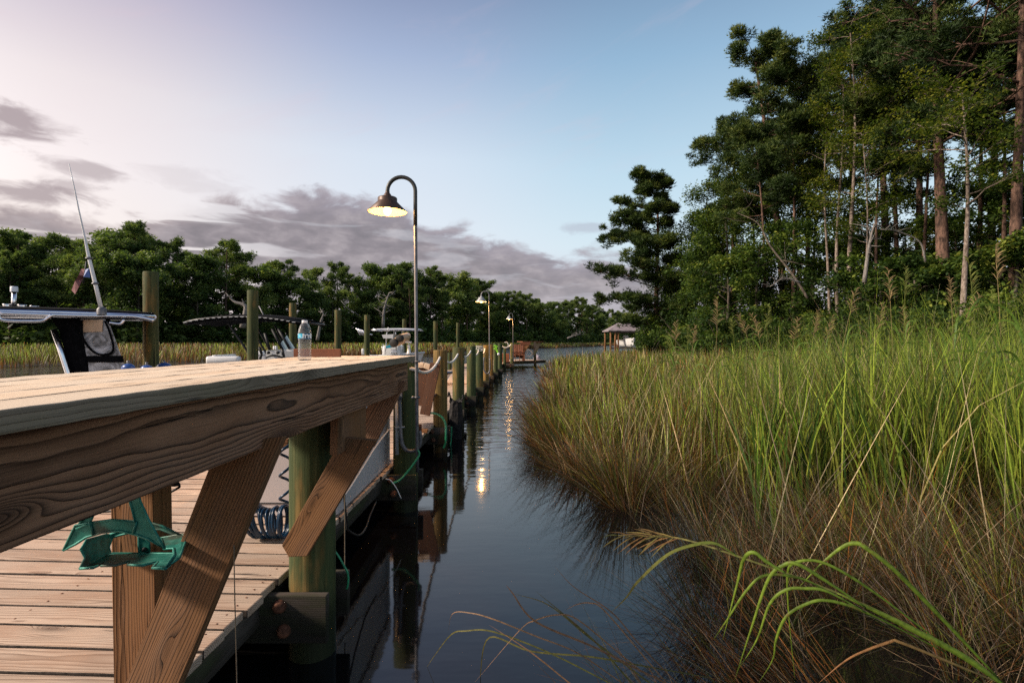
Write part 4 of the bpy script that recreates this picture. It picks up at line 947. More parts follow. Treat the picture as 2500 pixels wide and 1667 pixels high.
# near brace (foot below the photo), far brace, its backing block
Yb = 1.47
slab('brace', [P(524+40*.2, 1150-65, Yb+.07), P(313-40, 1667+85, Yb), P(442-40, 1667+85, Yb), P(690, 1065, Yb+.09)], M['brace'], P(524, 1085, Yb)-P(300, 1667, Yb), .038)
cy5 = lambda u, v: (550+u*.3317, 880+v*.3317)
Y2 = lambda px: lerp(2.40, 3.44, min(1, max(0, (px-700)/276)))
pp = [(905, 415), (830, 600), (415, 1360), (465, 1445), (600, 1440), (1090, 560), (1300, 200)]
pts = [cy5(u, v) for u, v in [(862, 565), (415, 1360), (465, 1445), (600, 1440), (1110, 590)]]
slab('brace', [P(x, y, 2.385) for x, y in pts], M['brace'], P(*pts[0], 2.4)-P(*pts[1], 2.4), .038)
pts = [cy5(u, v) for u, v in [(1150, 160), (880, 620), (1090, 640), (1330, 150)]]
slab('brace', [P(x, y, 3.15) for x, y in pts], M['beam'], P(*pts[0], 3.15)-P(*pts[1], 3.15), .038)
Yc = 2.46
blk = [cy5(u, v) for u, v in [(834, 330), (826, 700), (1036, 572), (1040, 250)]]
mb = MB(); q = [P(blk[0][0], blk[0][1], 2.32), P(blk[1][0], blk[1][1], 2.32), P(blk[2][0], blk[2][1], 2.60), P(blk[3][0], blk[3][1], 2.60)]
mb.prism(q, Vector((-.04, .012, 0)), along=(0, 0, 1), br=.8); mb.build('brace_block', M['brace'], tb, bevel=.003)
# upright behind the near brace
mb = MB(); mb.board((-1.158, 1.62, DZ), (-1.178, 1.62, 1.40), .135, .085, side=(1, 0, 0), seg=6, jit=.001); mb.build('post', M['brace'], tb, bevel=.004)
# plank standing on the back edge of the table
mb = MB(); a = P(718, 861, 3.2); b = P(832, 861, 3.2); mb.board(a+Vector((0, 0, -.003)), b+Vector((0, 0, -.003)), .054, .02, seg=5, jit=.0006)
bb = mb.build('backboard', M['redwood'], tb, bevel=.003)

# ---------------------------------------------------------------- bottle
bt = thing('water_bottle', 'clear plastic water bottle with blue and white label standing on the tabletop', 'bottle', (-1.085, 2.68, 1.4405))
BO = Vector(bt.location)
m = NT('clear_plastic'); m1 = m.pbr((.93, .95, .97), .05, trans=.93, ior=1.33, spec=.5)
M['pet'] = m.done(m1)
prof = [(.0, .004), (.018, .002), (.028, .0), (.0325, .006), (.0325, .018)]
z = .022
for k in range(7):
    prof += [(.0325, z), (.0300, z+.0055), (.0325, z+.0105)]; z += .0115
prof += [(.0325, .108), (.0318, .110), (.0318, .136), (.0325, .139), (.0322, .145), (.0300, .158), (.0255, .172), (.0190, .184), (.0140, .190), (.0125, .193), (.0125, .197)]
mb = MB(); mb.lathe(prof, BO, 36); bt_o = mb.build('body', M['pet'], bt)
bt_o.modifiers.new('s', 'SOLIDIFY').thickness = -.0006
m = NT('cap_plastic'); M['cap'] = m.done(m.pbr((.82, .82, .84), .4))
mb = MB(); mb.lathe([(.0135, .192), (.0142, .193), (.0142, .205), (.0135, .2068), (0, .2068)], BO, 28); mb.build('cap', M['cap'], bt)
cols = {'w': (.72, .80, .86), 'c': (.05, .42, .62), 'b': (.01, .11, .22), 'k': (.012, .02, .035), 't': (.30, .62, .75)}
keys = list(cols); lm = [mat_plain('label_'+k_, cols[k_], .35, var=.03) for k_ in keys]
GRID = ["wwtttwwwwwwwwccccccwbbbbbbbwwwwwtttttwww", "wwtwtwkkkkkwwccccccwwbbwbbbwwwwwttwttwww", "tttwtwkwwwkwcccctccwwwwwwwwwwtwwtttttwww", "tttttwkwkwkwcccttccwkwkkwkwwwtwwwcccwwww", "ttttwwkwwwkwcccttccwkwkkwkwwwtwwwcccwwww", "wwwwwwkkkkkwccccttcwkwkkwkwwwwwwwwwwwwww", "wwwwwwwkkkwwccccccwwkwkkwkwwwwwwwwwwwwww", "bbbbbbbbbbbbbbbbbbbbbbbbbbbbbbbbbbbbbbbb"]
mb = MB(); R_, C_ = len(GRID), 40
for i in range(R_):
    for j in range(C_):
        a0 = -PI*.98+2*PI*j/C_; a1 = -PI*.98+2*PI*(j+1)/C_; z1 = .1375-.0034*i; z0 = z1-.0034; rr = .0332
        f = lambda a, z_: BO+Vector((rr*math.cos(a-PI*.0), rr*math.sin(a), z_))
        mb.add([f(a0, z0), f(a1, z0), f(a1, z1), f(a0, z1)], [(0, 1, 2, 3)], mi=keys.index(GRID[i][(j+9) % C_]))
mb.build('label', lm, bt)

# ---------------------------------------------------------------- rod holder on the far table end
rh = thing('twin_rod_tube', 'pair of tan and black tubes on a small white pedestal at the far table end', 'fixture', (0, 0, 0))
f2 = lambda u, v, Y: P(450+u*.2551, 650+v*.2551, Y)
mb = MB(); c = f2(2150, 838, 3.42)
mb.lathe([(.0175, 0), (.015, .006), (.011, .02), (.0085, .055), (.0085, .062)], c, 14, capt=True, capb=True); mb.build('pedestal', M['gel'], rh)
mb = MB(); mb.board(f2(2085, 722, 3.40), f2(2175, 728, 3.40), .012, .01); mb.tube(smooth_path([f2(2165, 730, 3.38), f2(2135, 760, 3.37), f2(2150, 800, 3.37)], 5), .0022, 6); mb.build('bracket', M['gel'], rh)
for (a, b, r0) in (((2000, 735), (2120, 690), .028), ((2060, 690), (2135, 668), .024)):
    A_ = f2(*a, 3.30); B_ = f2(*b, 3.46); mb = MB(); ax = (B_-A_).normalized()
    mb.lathe([(r0*.8, .004), (r0*.8, 0), (r0, 0), (r0, (B_-A_).length), (r0*.9, (B_-A_).length+.004), (0, (B_-A_).length+.004)], A_, 20, axis=ax); tu = mb.build('tube', M['tan'], rh)
    mb = MB(); mb.lathe([(0, -.003), (r0*.92, -.003), (r0*1.02, .0), (r0*1.02, .016)], A_, 20, axis=ax); mb.build('end_cap', M['black'], tu)

# ---------------------------------------------------------------- hose hanger
hh = thing('hose_hanger', 'green cast metal hose hanger screwed to the upright post under the tabletop', 'hose hanger', (0, 0, 0))
f6 = lambda u, v, Y: P(u*.3297, 1150+v*.3297, Y)
Yh = 1.33; Yk = 1.565
def plate(name, outline, Y, d=.004, mat='cast', Yf=None, rim=True):
    pts = [f6(u, v, Yf(u, v) if Yf else Y) for u, v in outline]; mb = MB(); mb.prism(pts, (0, d, 0))
    if rim:
        mb.tube(pts+[pts[0]], .0035, 6)
    return mb.build(name, M[mat], hh)
# front arch with its upright arm
plate('front_arch', [(470, 585), (560, 400), (690, 378), (830, 360), (1000, 370), (970, 250), (940, 160), (1015, 140), (1040, 230), (1105, 370), (1218, 572), (1100, 500), (1000, 465), (880, 440), (760, 452), (640, 488), (560, 540)], Yh)
plate('front_arch', [(560, 420), (640, 330), (690, 330), (665, 385)], Yh+.002)
for (a, b) in (((665, 372), (690, 470)), ((1010, 372), (985, 462)), ((565, 425), (690, 378))):
    mb = MB(); mb.tube([f6(*a, Yh-.002), f6(*b, Yh-.002)], .0032, 6); mb.build('rib', M['cast'], hh)
# cradle: left cheek, right cheek, floor with notched edge, back strap
plate('cheek', [(600, 578), (640, 510), (790, 468), (835, 480), (805, 560), (815, 600), (640, 695), (592, 720), (630, 640)], 1.45, Yf=lambda u, v: lerp(1.36, 1.56, min(1, max(0, (u-592)/240))))
plate('cheek', [(1190, 495), (1350, 465), (1385, 490), (1330, 640), (1225, 720), (1290, 620), (1285, 570), (1215, 575)], 1.45, Yf=lambda u, v: lerp(1.36, 1.56, min(1, max(0, (v-720)/-250))))
plate('floor', [(592, 720), (690, 715), (760, 682), (750, 700), (855, 697), (960, 668), (945, 692), (1055, 697), (1165, 672), (1130, 715), (1225, 720), (1290, 608), (815, 608)], 1.45, Yf=lambda u, v: lerp(1.56, 1.36, min(1, max(0, (v-608)/110))))
plate('back_strap', [(1025, 455), (1105, 520), (1108, 608), (1030, 608)], Yk)
plate('back_arch', [(805, 470), (880, 445), (1030, 395), (1110, 380), (1200, 405), (1330, 468), (1290, 470), (1190, 430), (1060, 430), (900, 470), (830, 490)], Yk-.01)
mb = MB(); mb.ball(f6(1070, 578, Yk-.004), .007, 10); mb.build('screw', M['black'], hh)
# dark hook and cord behind the post
hk = thing('hook', 'dark wire hook clamped on the post behind the green hanger', 'hook')
mb = MB(); mb.tube(smooth_path([f6(1240, 165, 1.7), f6(1290, 140, 1.7), f6(1330, 112, 1.7), f6(1300, 90, 1.7), f6(1240, 100, 1.7)], 5), .004, 6); mb.ball(f6(1290, 95, 1.7), .011, 8, sq=(2, 1, .8)); mb.build('wire', M['black'], hk)
hk2 = thing('cord', 'short dark cord looped left of the post above the green hanger', 'cord')
mb = MB(); mb.tube(smooth_path([f6(760, 300, 1.7), f6(820, 296, 1.7), f6(875, 290, 1.7), f6(960, 280, 1.72)], 5), .004, 6); mb.build('loop', M['black'], hk2)

# ---------------------------------------------------------------- coiled blue hose
ch = thing('coiled_hose', 'blue coiled air hose heaped on the deck and hanging beside the nearest piling', 'hose', (0, 0, 0))
mb = MB(); c0 = P(652, 1268, 2.98); pts = []
turns = 17; npt = 20
for i in range(turns*npt+1):
    t = i/(turns*npt); a = 2*PI*i/npt
    rad = .108+.010*math.sin(t*7+1)-.02*t
    up_ = math.sin(a); x_ = c0.x-.115+.235*t+.055*up_*(t-.75)+.012*math.sin(t*31)
    pts.append(Vector((x_, c0.y+math.cos(a)*rad*.75-.02*up_, DZ+.012+rad+up_*rad)))
mb.tube(pts, .0085, 7)
hang = []
cxh = P(700, 1238, 2.80)
for i in range(int(3.9*npt)+1):
    t = i/(3.9*npt); a = 2*PI*i/npt+1
    zz = lerp(cxh.z, 1.115, t**1.0); hang.append(Vector((cxh.x+.028*math.cos(a)-.005, cxh.y+.04*math.sin(a), zz)))
mb.tube(hang, .0075, 7); mb.build('coil', M['bluehose'], ch)
mb = MB(); mb.box(P(695, 1082, 2.8), (.045, .03, .05)); mb.build('wood_cleat', M['brace'], ch)

# ---------------------------------------------------------------- dock box
db = thing('dock_box', 'large grey fibreglass dock box standing at the deck edge beyond the nearest piling', 'storage box', (0, 0, 0))
XR = -1.150; Y0, Y1 = 3.36, 4.86; Z0, Z1 = DZ+.012, 1.26; XL = -1.86
def rbox(x0, x1, y0, y1, z0, z1, r=.04, n=4, ins=0):
    vs = []; loop = []
    for (cx, cy, a0) in ((x1-r, y1-r, 0), (x0+r, y1-r, 90), (x0+r, y0+r, 180), (x1-r, y0+r, 270)):
        for k in range(n+1): a = R(a0+90*k/n); loop.append((cx+r*math.cos(a), cy+r*math.sin(a)))
    m_ = len(loop); mx, my = (x0+x1)/2, (y0+y1)/2
    sc = lambda p, s, z: (mx+(p[0]-mx)*(1-s/(x1-x0)*2), my+(p[1]-my)*(1-s/(y1-y0)*2), z)
    zs = [(z0, ins), (z1-r*.6, 0), (z1-r*.2, r*.2), (z1, r*.7)]
    for z, s in zs: vs += [sc(p, s, z) for p in loop]
    fs = [(i*m_+k, i*m_+(k+1) % m_, (i+1)*m_+(k+1) % m_, (i+1)*m_+k) for i in range(len(zs)-1) for k in range(m_)]
    fs += [tuple(m_-1-k for k in range(m_)), tuple((len(zs)-1)*m_+k for k in range(m_))]
    return vs, fs
mb = MB(); v, f = rbox(XL, XR, Y0, Y1, Z0, 1.04, ins=.0); mb.add(v, f, smooth=False); body = mb.build('body', M['boxp'], db, bevel=.004)
mb = MB(); v, f = rbox(XL-.02, XR+.012, Y0-.02, Y1+.02, 1.045, 1.24, r=.06); mb.add(v, f, smooth=False); mb.build('lid', M['boxp'], db, bevel=.006)
mb = MB()
# moulded swoosh on the side, groove on the front
sw = [(XR+.004, Y0+.02, .47), (XR+.004, Y0+.25, .50), (XR+.004, Y0+.6, .575), (XR+.004, Y0+1.0, .66), (XR+.004, Y1-.03, .72)]
mb.tube(smooth_path(sw, 8), .007, 6); mb.build('moulding', M['gel'], db)
mb = MB(); mb.box(((XL+XR)/2, Y0-.001, .475), (XR-XL-.1, .006, .008)); mb.build('seam', M['black'], db)
# ---------------------------------------------------------------- lamps
def lamp(px_pole, px_shade, Y, label, bright, dark=False):
    X = (px_pole-CX)*Y/F; Xs = (px_shade-CX)*Y/F; t = thing('dock_lamp', label, 'lamp', (X, Y, 0), 'gooseneck lamps along the dock')
    zt = HC+(CY-428)*4.4/F; r_ = (X-Xs)/2; zs = zt-r_
    zb = .40
    pts = [(X+.018, Y, zb), (X+.012, Y, 1.2), (X+.004, Y, 2.2), (X, Y, zs-.05)]
    arc = [(X-r_+r_*math.cos(a), Y, zs+r_*math.sin(a)) for a in [PI*k/14 for k in range(15)]]
    zsh = HC+(CY-497)*4.4/F
    mb = MB(); mb.tube(smooth_path(pts[:3]+[pts[3]], 4), .0148, 10); mb.build('pole', M['galv'], t)
    mb = MB(); mb.tube([(X, Y, zs-.30), (X, Y, zs-.1)]+arc+[(Xs, Y, zs-.10)], .0155 if not dark else .0168, 10); mb.build('gooseneck', M['blackpipe'] if dark else M['galv'], t)
    k = 1.0; zr = zsh-.062
    prof = [(.168, zr), (.169, zr+.004), (.085, zr+.088), (.083, zr+.095), (.083, zr+.120), (.079, zr+.126), (.034, zr+.130), (.034, zr+.145), (.027, zr+.158), (.019, zr+.166), (.019, zr+.18)]
    sm = M['bronze'] if dark else M['gelgrey']
    mb = MB(); mb.lathe(prof, (Xs, Y, 0), 40); sh = mb.build('shade', sm, t)
    mb = MB(); mb.lathe([(.166, zr+.003), (.080, zr+.084), (.0, zr+.086)], (Xs, Y, 0), 40); mb.build('reflector', M['reflector'], t)
    mb = MB(); mb.ball((Xs, Y, zr+.012), .032, 16, sq=(1, 1, 1.25)); mb.build('bulb', M['bulb'], t)
    ld = bpy.data.lights.new('lamp_light', 'SPOT'); ld.energy = bright*2.2; ld.color = (1, .52, .17); ld.shadow_soft_size = .05; ld.spot_size = R(165); ld.spot_blend = .6
    lo = bpy.data.objects.new('lamp_light', ld); COL.objects.link(lo); lo.parent = t; lo.location = (Xs-X, 0, zr-.045)
    pl = bpy.data.lights.new('bulb_light', 'POINT'); pl.energy = bright*.5; pl.color = (1, .52, .17); pl.shadow_soft_size = .03
    po = bpy.data.objects.new('bulb_light', pl); COL.objects.link(po); po.parent = t; po.location = (Xs-X, 0, zr-.035)
    return t
L1 = lamp(1014, 946, 4.45, 'bronze-shaded gooseneck lamp nearest the camera, lit, at the far table end', 26, True)
lamp(1194, 1175, 14.7, 'grey-shaded lit gooseneck lamp in the middle of the dock', 60)
lamp(1252, 1243, 26.4, 'smallest and farthest lit gooseneck lamp near the dock end', 60)
# straps holding the near lamp post to its piling
mb = MB()
for z in (1.36, 1.05): mb.lathe([(.026, -.008), (.028, -.008), (.028, .008), (.026, .008)], (-.83+.004, 4.45, z), 14); mb.ball((-.858, 4.43, z), .014, 8)
mb.build('strap', M['galv'], L1)
# conduits on the second piling
cd = thing('conduit', 'grey electrical conduit curving in a U under the nearest lamp post', 'conduit')
mb = MB(); YY = 4.50
mb.tube(smooth_path([cy5_ for cy5_ in [P(*cy5(1425, 480), YY), P(*cy5(1436, 560), YY), P(*cy5(1430, 625), YY), P(*cy5(1385, 665), YY), P(*cy5(1330, 655), YY), P(*cy5(1300, 600), YY), P(*cy5(1290, 480), YY), P(*cy5(1285, 300), YY), P(*cy5(1285, 215), YY)]], 6), .017, 9); mb.build('pipe', M['galv'], cd)
mb = MB(); mb.lathe([(.021, -.03), (.023, -.03), (.023, .03), (.021, .03)], P(*cy5(1284, 262), YY), 12); mb.lathe([(.02, -.025), (.022, -.025), (.022, .025), (.02, .025)], P(*cy5(1428, 492), YY), 12, mi=1); mb.build('coupling', [M['galv'], M['rust']], cd)
cd = thing('white_pipe', 'straight white plastic pipe standing left of the grey conduit', 'pipe')
mb = MB(); mb.tube([P(*cy5(1264, 690), YY+.02), P(*cy5(1262, 240), YY+.02)], .0165, 10); mb.build('pipe', M['pvc'], cd)
mb = MB(); mb.board(P(*cy5(1248, 492), YY-.01), P(*cy5(1322, 488), YY-.01), .012, .01); mb.build('clip', M['pvc'], cd)

# ---------------------------------------------------------------- ropes strung between pilings
RP = [((1015, 902), (1075, 871), 4.62, 7.1, .10), ((1092, 884), (1119, 862), 7.15, 9.0, .06), ((1132, 871), (1150, 855), 9.0, 11.2, .05), ((1160, 866), (1169, 854), 11.2, 13.3, .05), ((1178, 864), (1184, 850), 13.3, 15.4, .05)]
RL = ['white dock rope sagging between the lamp piling and the ochre piling', 'white dock rope sagging between the ochre and the thick green piling', 'white dock rope between the thick green piling and the next one', 'white dock rope just left of the wire-wrapped piling', 'farthest white dock rope, by the piling with the cable loop']
for (a, b, ya, yb, sg), lab in zip(RP, RL):
    A_, B_ = P(*a, ya), P(*b, yb); mb = MB(); p = []
    for k in range(17):
        t = k/16; v = A_.lerp(B_, t); v.z -= sg*4*t*(1-t)*(1 if t < .5 else 1); p.append(v)
    p += [B_+Vector((-.06, .03, .02))]; p = [A_+Vector((-.12, 0, .02))]+p
    mb.tube(p, .0165, 8); o = mb.build('dock_rope', M['rope']); tag(o, lab, 'rope', 'white ropes between the dock pilings')
# ---------------------------------------------------------------- hoses and cords
def cord(name, label, pts, r_, mat, cat='hose', group=None):
    mb = MB(); mb.tube(smooth_path(pts, 8), r_, 7); o = mb.build(name, mat); return tag(o, label, cat, group)
cord('garden_hose', 'green hose hanging from the deck edge below the nearest lamp', [P(*cy5(u, v), y_) for u, v, y_ in [(1418, 660, 4.42), (1428, 690, 4.42), (1400, 740, 4.4), (1330, 830, 4.36), (1280, 880, 4.3), (1225, 905, 4.25)]], .0095, M['greenhose'])
f4 = lambda u, v: (960+u*.1913, 780+v*.1913)
cord('garden_hose', 'green hose looping over the deck edge at the ochre piling', [P(*f4(u, v), y_) for u, v, y_ in [(450, 1190, 7.0), (540, 1200, 6.9), (620, 1245, 6.8), (665, 1330, 6.75), (672, 1450, 6.7), (668, 1560, 6.7), (640, 1640, 6.7)]], .0095*1.6, M['greenhose'])
cord('garden_hose', 'green hose end hanging straight down beside the blackened stump', [P(*f4(u, v), 7.6) for u, v in [(745, 1370), (742, 1450), (735, 1570), (725, 1620)]], .012, M['greenhose'])
cord('garden_hose', 'green hose curving down from the nearest piling to the water', [P(*cy5(u, v), 2.62) for u, v in [(806, 1400), (840, 1450), (880, 1520), (900, 1560), (905, 1620), (895, 1680)]], .0055, M['greenhose'])
cord('rope', 'thin dark rope hanging straight down beside the nearest piling', [P(*cy5(880, v), 2.72) for v in (930, 1150, 1300, 1500, 1700, 1900)], .003, M['oldrope'], 'rope')
cord('rope', 'dark rope loop hanging under the dock box', [P(*cy5(u, v), y_) for u, v, y_ in [(865, 960, 2.9), (880, 1060, 2.9), (895, 1200, 2.95), (910, 1250, 3.0), (980, 1285, 3.2), (1030, 1240, 3.4), (1070, 1130, 3.6), (1110, 1040, 3.8)]], .006, M['black'], 'rope')
cord('cable', 'short white wire end sticking out under the deck edge', [P(*cy5(u, v), 4.2) for u, v in [(1180, 870), (1215, 880), (1260, 940), (1295, 1015)]], .004, M['gel'], 'cable')
cord('string', 'thin weathered string hanging in front of the near deck edge', [P(571, 1330, 1.52), P(573, 1450, 1.52), P(576, 1560, 1.52), P(579, 1690, 1.52)], .0016, M['oldrope'], 'string')
cord('cable', 'dark cable loop hanging on the piling beside the middle lamp', [P(*f4(u, v), 14.6) for u, v in [(1160, 480), (1155, 560), (1158, 640), (1190, 690), (1225, 670), (1235, 600), (1232, 500)]], .022, M['galv'], 'cable')
cord('lime_cord', 'lime green cord draped over the top of a far piling', [P(*f4(u, v), 19.4) for u, v in [(1262, 350), (1300, 330), (1330, 345), (1290, 372), (1265, 365), (1310, 385), (1340, 440), (1320, 370), (1300, 335)]], .013, M['lime'], 'rope')
mb = MB(); mb.ball(P(*f4(1345, 442), 19.3), .055, 10); tag(mb.build('float', M['gel']), 'small white float hanging under the lime green cord', 'float')
cord('coil_of_wire', 'pale wire wound round the top of the sixth piling', [P(*f4(u, v), 13.15) for u, v in [(1050, 375), (1080, 385), (1110, 370), (1145, 380), (1150, 360), (1100, 350), (1060, 362), (1090, 395), (1140, 392), (1060, 340), (1145, 345)]], .007, M['rope'], 'wire')
cord('hose_loop', 'white hose loop hanging between two far pilings', [P(*f4(u, v), 25.5) for u, v in [(1420, 292), (1455, 295), (1470, 330), (1450, 355), (1395, 348), (1385, 335)]], .022, M['rope'])
cord('rope', 'white rope sagging to the piling of the farthest lamp', [P(*f4(u, v), 26.3) for u, v in [(1385, 340), (1430, 362), (1470, 350), (1505, 318)]], .03, M['rope'], 'rope')
# blackened stump with a jagged top beyond the ochre piling
st_ = thing('broken_stump', 'blackened jagged stump with iron hooks between the ochre and thick green pilings', 'stump', (0, 0, 0))
mb = MB(); c = P(1113, 965, 8.1); n = 16; vs = []; rd = random.Random(8)
lv = [-.6, .1, .3, .45, .55, .62]
for i, z in enumerate(lv):
    for k in range(n):
        a = 2*PI*k/n; r_ = (.105+.012*rd.uniform(-1, 1))*(1 if i < 4 else .93); zz = z if i < 5 else z+rd.uniform(-.05, .05)
        vs.append((c.x+r_*math.cos(a), c.y+r_*math.sin(a), zz))
vs.append((c.x, c.y, .5)); e = len(vs)-1
fs = [(i*n+k, i*n+(k+1) % n, (i+1)*n+(k+1) % n, (i+1)*n+k) for i in range(len(lv)-1) for k in range(n)]+[((len(lv)-1)*n+k, (len(lv)-1)*n+(k+1) % n, e) for k in range(n)]
mb.add(vs, fs); mb.build('stump', M['char'], st_)
for pts in ([(700, 985), (708, 925), (722, 960), (730, 1000)], [(840, 1005), (870, 1020), (892, 1000), (885, 965)]):
    mb = MB(); mb.tube(smooth_path([P(*f4(u, v), 7.95) for u, v in pts], 4), .012, 6); mb.build('iron_hook', M['black'], st_)

# ---------------------------------------------------------------- bench beyond the lamp piling
bn = thing('bench', 'dark brown slatted wooden bench with high curved back beyond the lamp piling', 'bench', (0, 0, 0))
X0, X1, YB = -1.52, -1.02, 6.55
for k in range(5):
    x = lerp(X0-.35, X1, (k+.5)/5); h = 1.19+.05*math.sin(PI*(k+.5)/5)
    mb = MB(); mb.board((x-.10, YB-.02, .72), (x, YB, h), .155, .022, side=(1, 0, 0)); mb.build('back_slat', M['bench'], bn, bevel=.003)
mb = MB(); p = [(X0-.42, YB, 1.15), (X0, YB, 1.235), (X1-.1, YB, 1.23), (X1+.03, YB, 1.18)]
for i in range(3): mb.board(p[i], p[i+1], .10, .07, side=(0, 1, 0))
mb.build('top_rail', M['table'], bn, bevel=.01)
mb = MB(); mb.board(P(*f4(540, 560), 6.5), P(*f4(405, 1215), 6.5), .13, .038, side=(1, 0, 0)); mb.build('leg', M['bench'], bn, bevel=.003)
mb = MB(); mb.board((X0-.35, YB+.05, .40), (X0-.35, YB+.05, 1.1), .09, .04, side=(1, 0, 0)); mb.build('leg', M['bench'], bn, bevel=.003)
mb = MB(); mb.board((X0-.4, YB+.3, .80), (X1-.02, YB+.3, .80), .5, .03, side=(0, 1, 0)); mb.build('seat', M['bench'], bn, bevel=.003)
mb = MB(); c = P(*f4(395, 1235), 6.5); mb.box((c.x, c.y, DZ+.02), (.09, .09, .04)); mb.build('foot_block', M['brace'], bn)

# ---------------------------------------------------------------- far platform furniture
ft = thing('far_table', 'red brown table with diagonal braces at the end of the dock', 'table', (0, 0, 0))
YT = 30.2
mb = MB(); a = P(1269, 833.5, YT); b = P(1319.5, 833.5, YT+.6); mb.board((a.x, a.y, 1.49), (b.x, b.y, 1.49), .75, .045, side=(0, 1, 0)); mb.build('tabletop', M['redwood'], ft)
mb = MB(); mb.board((a.x+.03, a.y-.34, 1.39), (a.x+.62, a.y-.3, 1.39), .16, .04); mb.board((b.x-.3, b.y-.34, 1.41), (b.x-.02, b.y-.34, 1.41), .1, .04); mb.build('apron', M['redwood'], ft)
for (u0, v0, u1, v1, mt) in ((1720, 310, 1625, 490, 'brace'), (1865, 300, 1795, 450, 'dim')):
    mb = MB(); mb.board(P(*f4(u0, v0), YT-.3), P(*f4(u1, v1), YT-.3), .17, .045, side=(1, 0, 0)); mb.build('brace', M[mt], ft)
for px in (1278, 1306):
    mb = MB(); X = (px-CX)*YT/F; mb.board((X, YT-.1, DZ-.8 if px > 1290 else DZ), (X, YT-.1, 1.47), .16, .14, side=(1, 0, 0)); mb.build('leg', M['redwood'] if px < 1290 else M['dim'], ft)
for i, px in enumerate((1258, 1268.5)):
    ch_ = thing('adirondack_chair', ('left one of the two red brown slatted chairs on the dock end', 'right one of the two red brown slatted chairs, next to the far table')[i], 'chair', (0, 0, 0), 'slatted chairs on the dock end')
    c = P(px, 0, 29.4); X = c.x; Yc_ = 29.6
    for k in range(4):
        mb = MB(); xx = X-.15+.10*k; mb.board((xx, Yc_, .62), (xx*1.0, Yc_+.28, 1.30+.04*(k in (1, 2))), .08, .02, side=(1, 0, 0)); mb.build('back_slat', M['redwood'], ch_)
    mb = MB(); mb.board((X, Yc_-.45, .72), (X, Yc_+.08, .60), .44, .025, side=(1, 0, 0)); mb.build('seat', M['redwood'], ch_)
    for sx in (-.24, .24):
        mb = MB(); mb.board((X+sx, Yc_-.5, .93), (X+sx, Yc_+.2, .93), .10, .024, side=(1, 0, 0)); mb.build('arm', M['redwood'], ch_)
        mb = MB(); mb.board((X+sx, Yc_-.42, DZ), (X+sx, Yc_-.42, .92), .08, .025, side=(0, 1, 0)); mb.build('leg', M['redwood'], ch_)
        mb = MB(); mb.board((X+sx, Yc_+.45, DZ+.03), (X+sx, Yc_-.42, .72), .09, .025, side=(0, 0, 1)); mb.build('leg', M['redwood'], ch_)
bx_ = thing('wooden_crate', 'low red brown wooden box with a white slot near the dock end', 'box', (0, 0, 0))
c = P(1233, 866, 27.9); mb = MB()
for k in range(4): mb.board((c.x-.23, c.y, DZ+.07+.115*k), (c.x+.23, c.y, DZ+.07+.115*k), .108, .42, side=(0, 0, 1))
mb.build('side', M['redwood'], bx_, bevel=.006); mb = MB(); mb.box((c.x-.03, c.y-.216, DZ+.22), (.045, .01, .22)); mb.build('tag', M['gel'], bx_)
cord('hose_loop', 'white hose coiled loosely under the far table', [P(*f4(u, v), 30.0) for u, v in [(1680, 470), (1700, 400), (1730, 380), (1770, 430), (1740, 465), (1700, 455), (1720, 400), (1760, 395), (1775, 450), (1700, 480)]], .018, M['rope'])
bo = thing('mooring_buoy', 'round pale mauve buoy hanging off the end of the dock', 'buoy', (0, 0, 0))
c = P(1311, 875, 31.2); mb = MB(); mb.ball(c, .22, 18); mb.build('ball', M['buoy'], bo); mb = MB(); mb.lathe([(.05, 0), (.045, .08), (.02, .10), (0, .1)], c+Vector((0, 0, .21)), 10); mb.build('eye', M['navy'], bo)
# ---------------------------------------------------------------- boats
def hull(L, B, fb, bow, n=16):
    """hull along +x (bow), transom at x=0, waterline z=0; outer skin and deck"""
    vs = []; fs = []; rows = []
    for i in range(n+1):
        u = i/n; x = L*u; w = B/2*(1-max(0, (u-.45)/.55)**2.3*.97); sh = fb+(bow-fb)*u**2
        rows.append([(x-.12*(1-u)*0, 0, -.28+.3*max(0, u-.8)/.2*1.2), (x, w*.72, -.12+.22*max(0, u-.7)/.3), (x, w*.9, .12+.12*u), (x+.05*u, w, sh*.62), (x+.22*u*u, w*1.03, sh)])
    mb = MB()
    for sg in (1, -1):
        k0 = len(vs)
        for r_ in rows: vs += [(p[0], p[1]*sg, p[2]) for p in r_]
        for i in range(n):
            for j in range(4):
                q = (k0+i*5+j, k0+(i+1)*5+j, k0+(i+1)*5+j+1, k0+i*5+j+1); fs.append(q if sg < 0 else q[::-1])
    a = len(vs); tr = rows[0]; vs += [(p[0], p[1], p[2]) for p in tr]+[(p[0], -p[1], p[2]) for p in tr[::-1]]; fs.append(tuple(range(a, a+10)))
    return vs, fs, rows
def place(mb, M4):
    mb.v = [tuple(M4@Vector(v)) for v in mb.v]; return mb
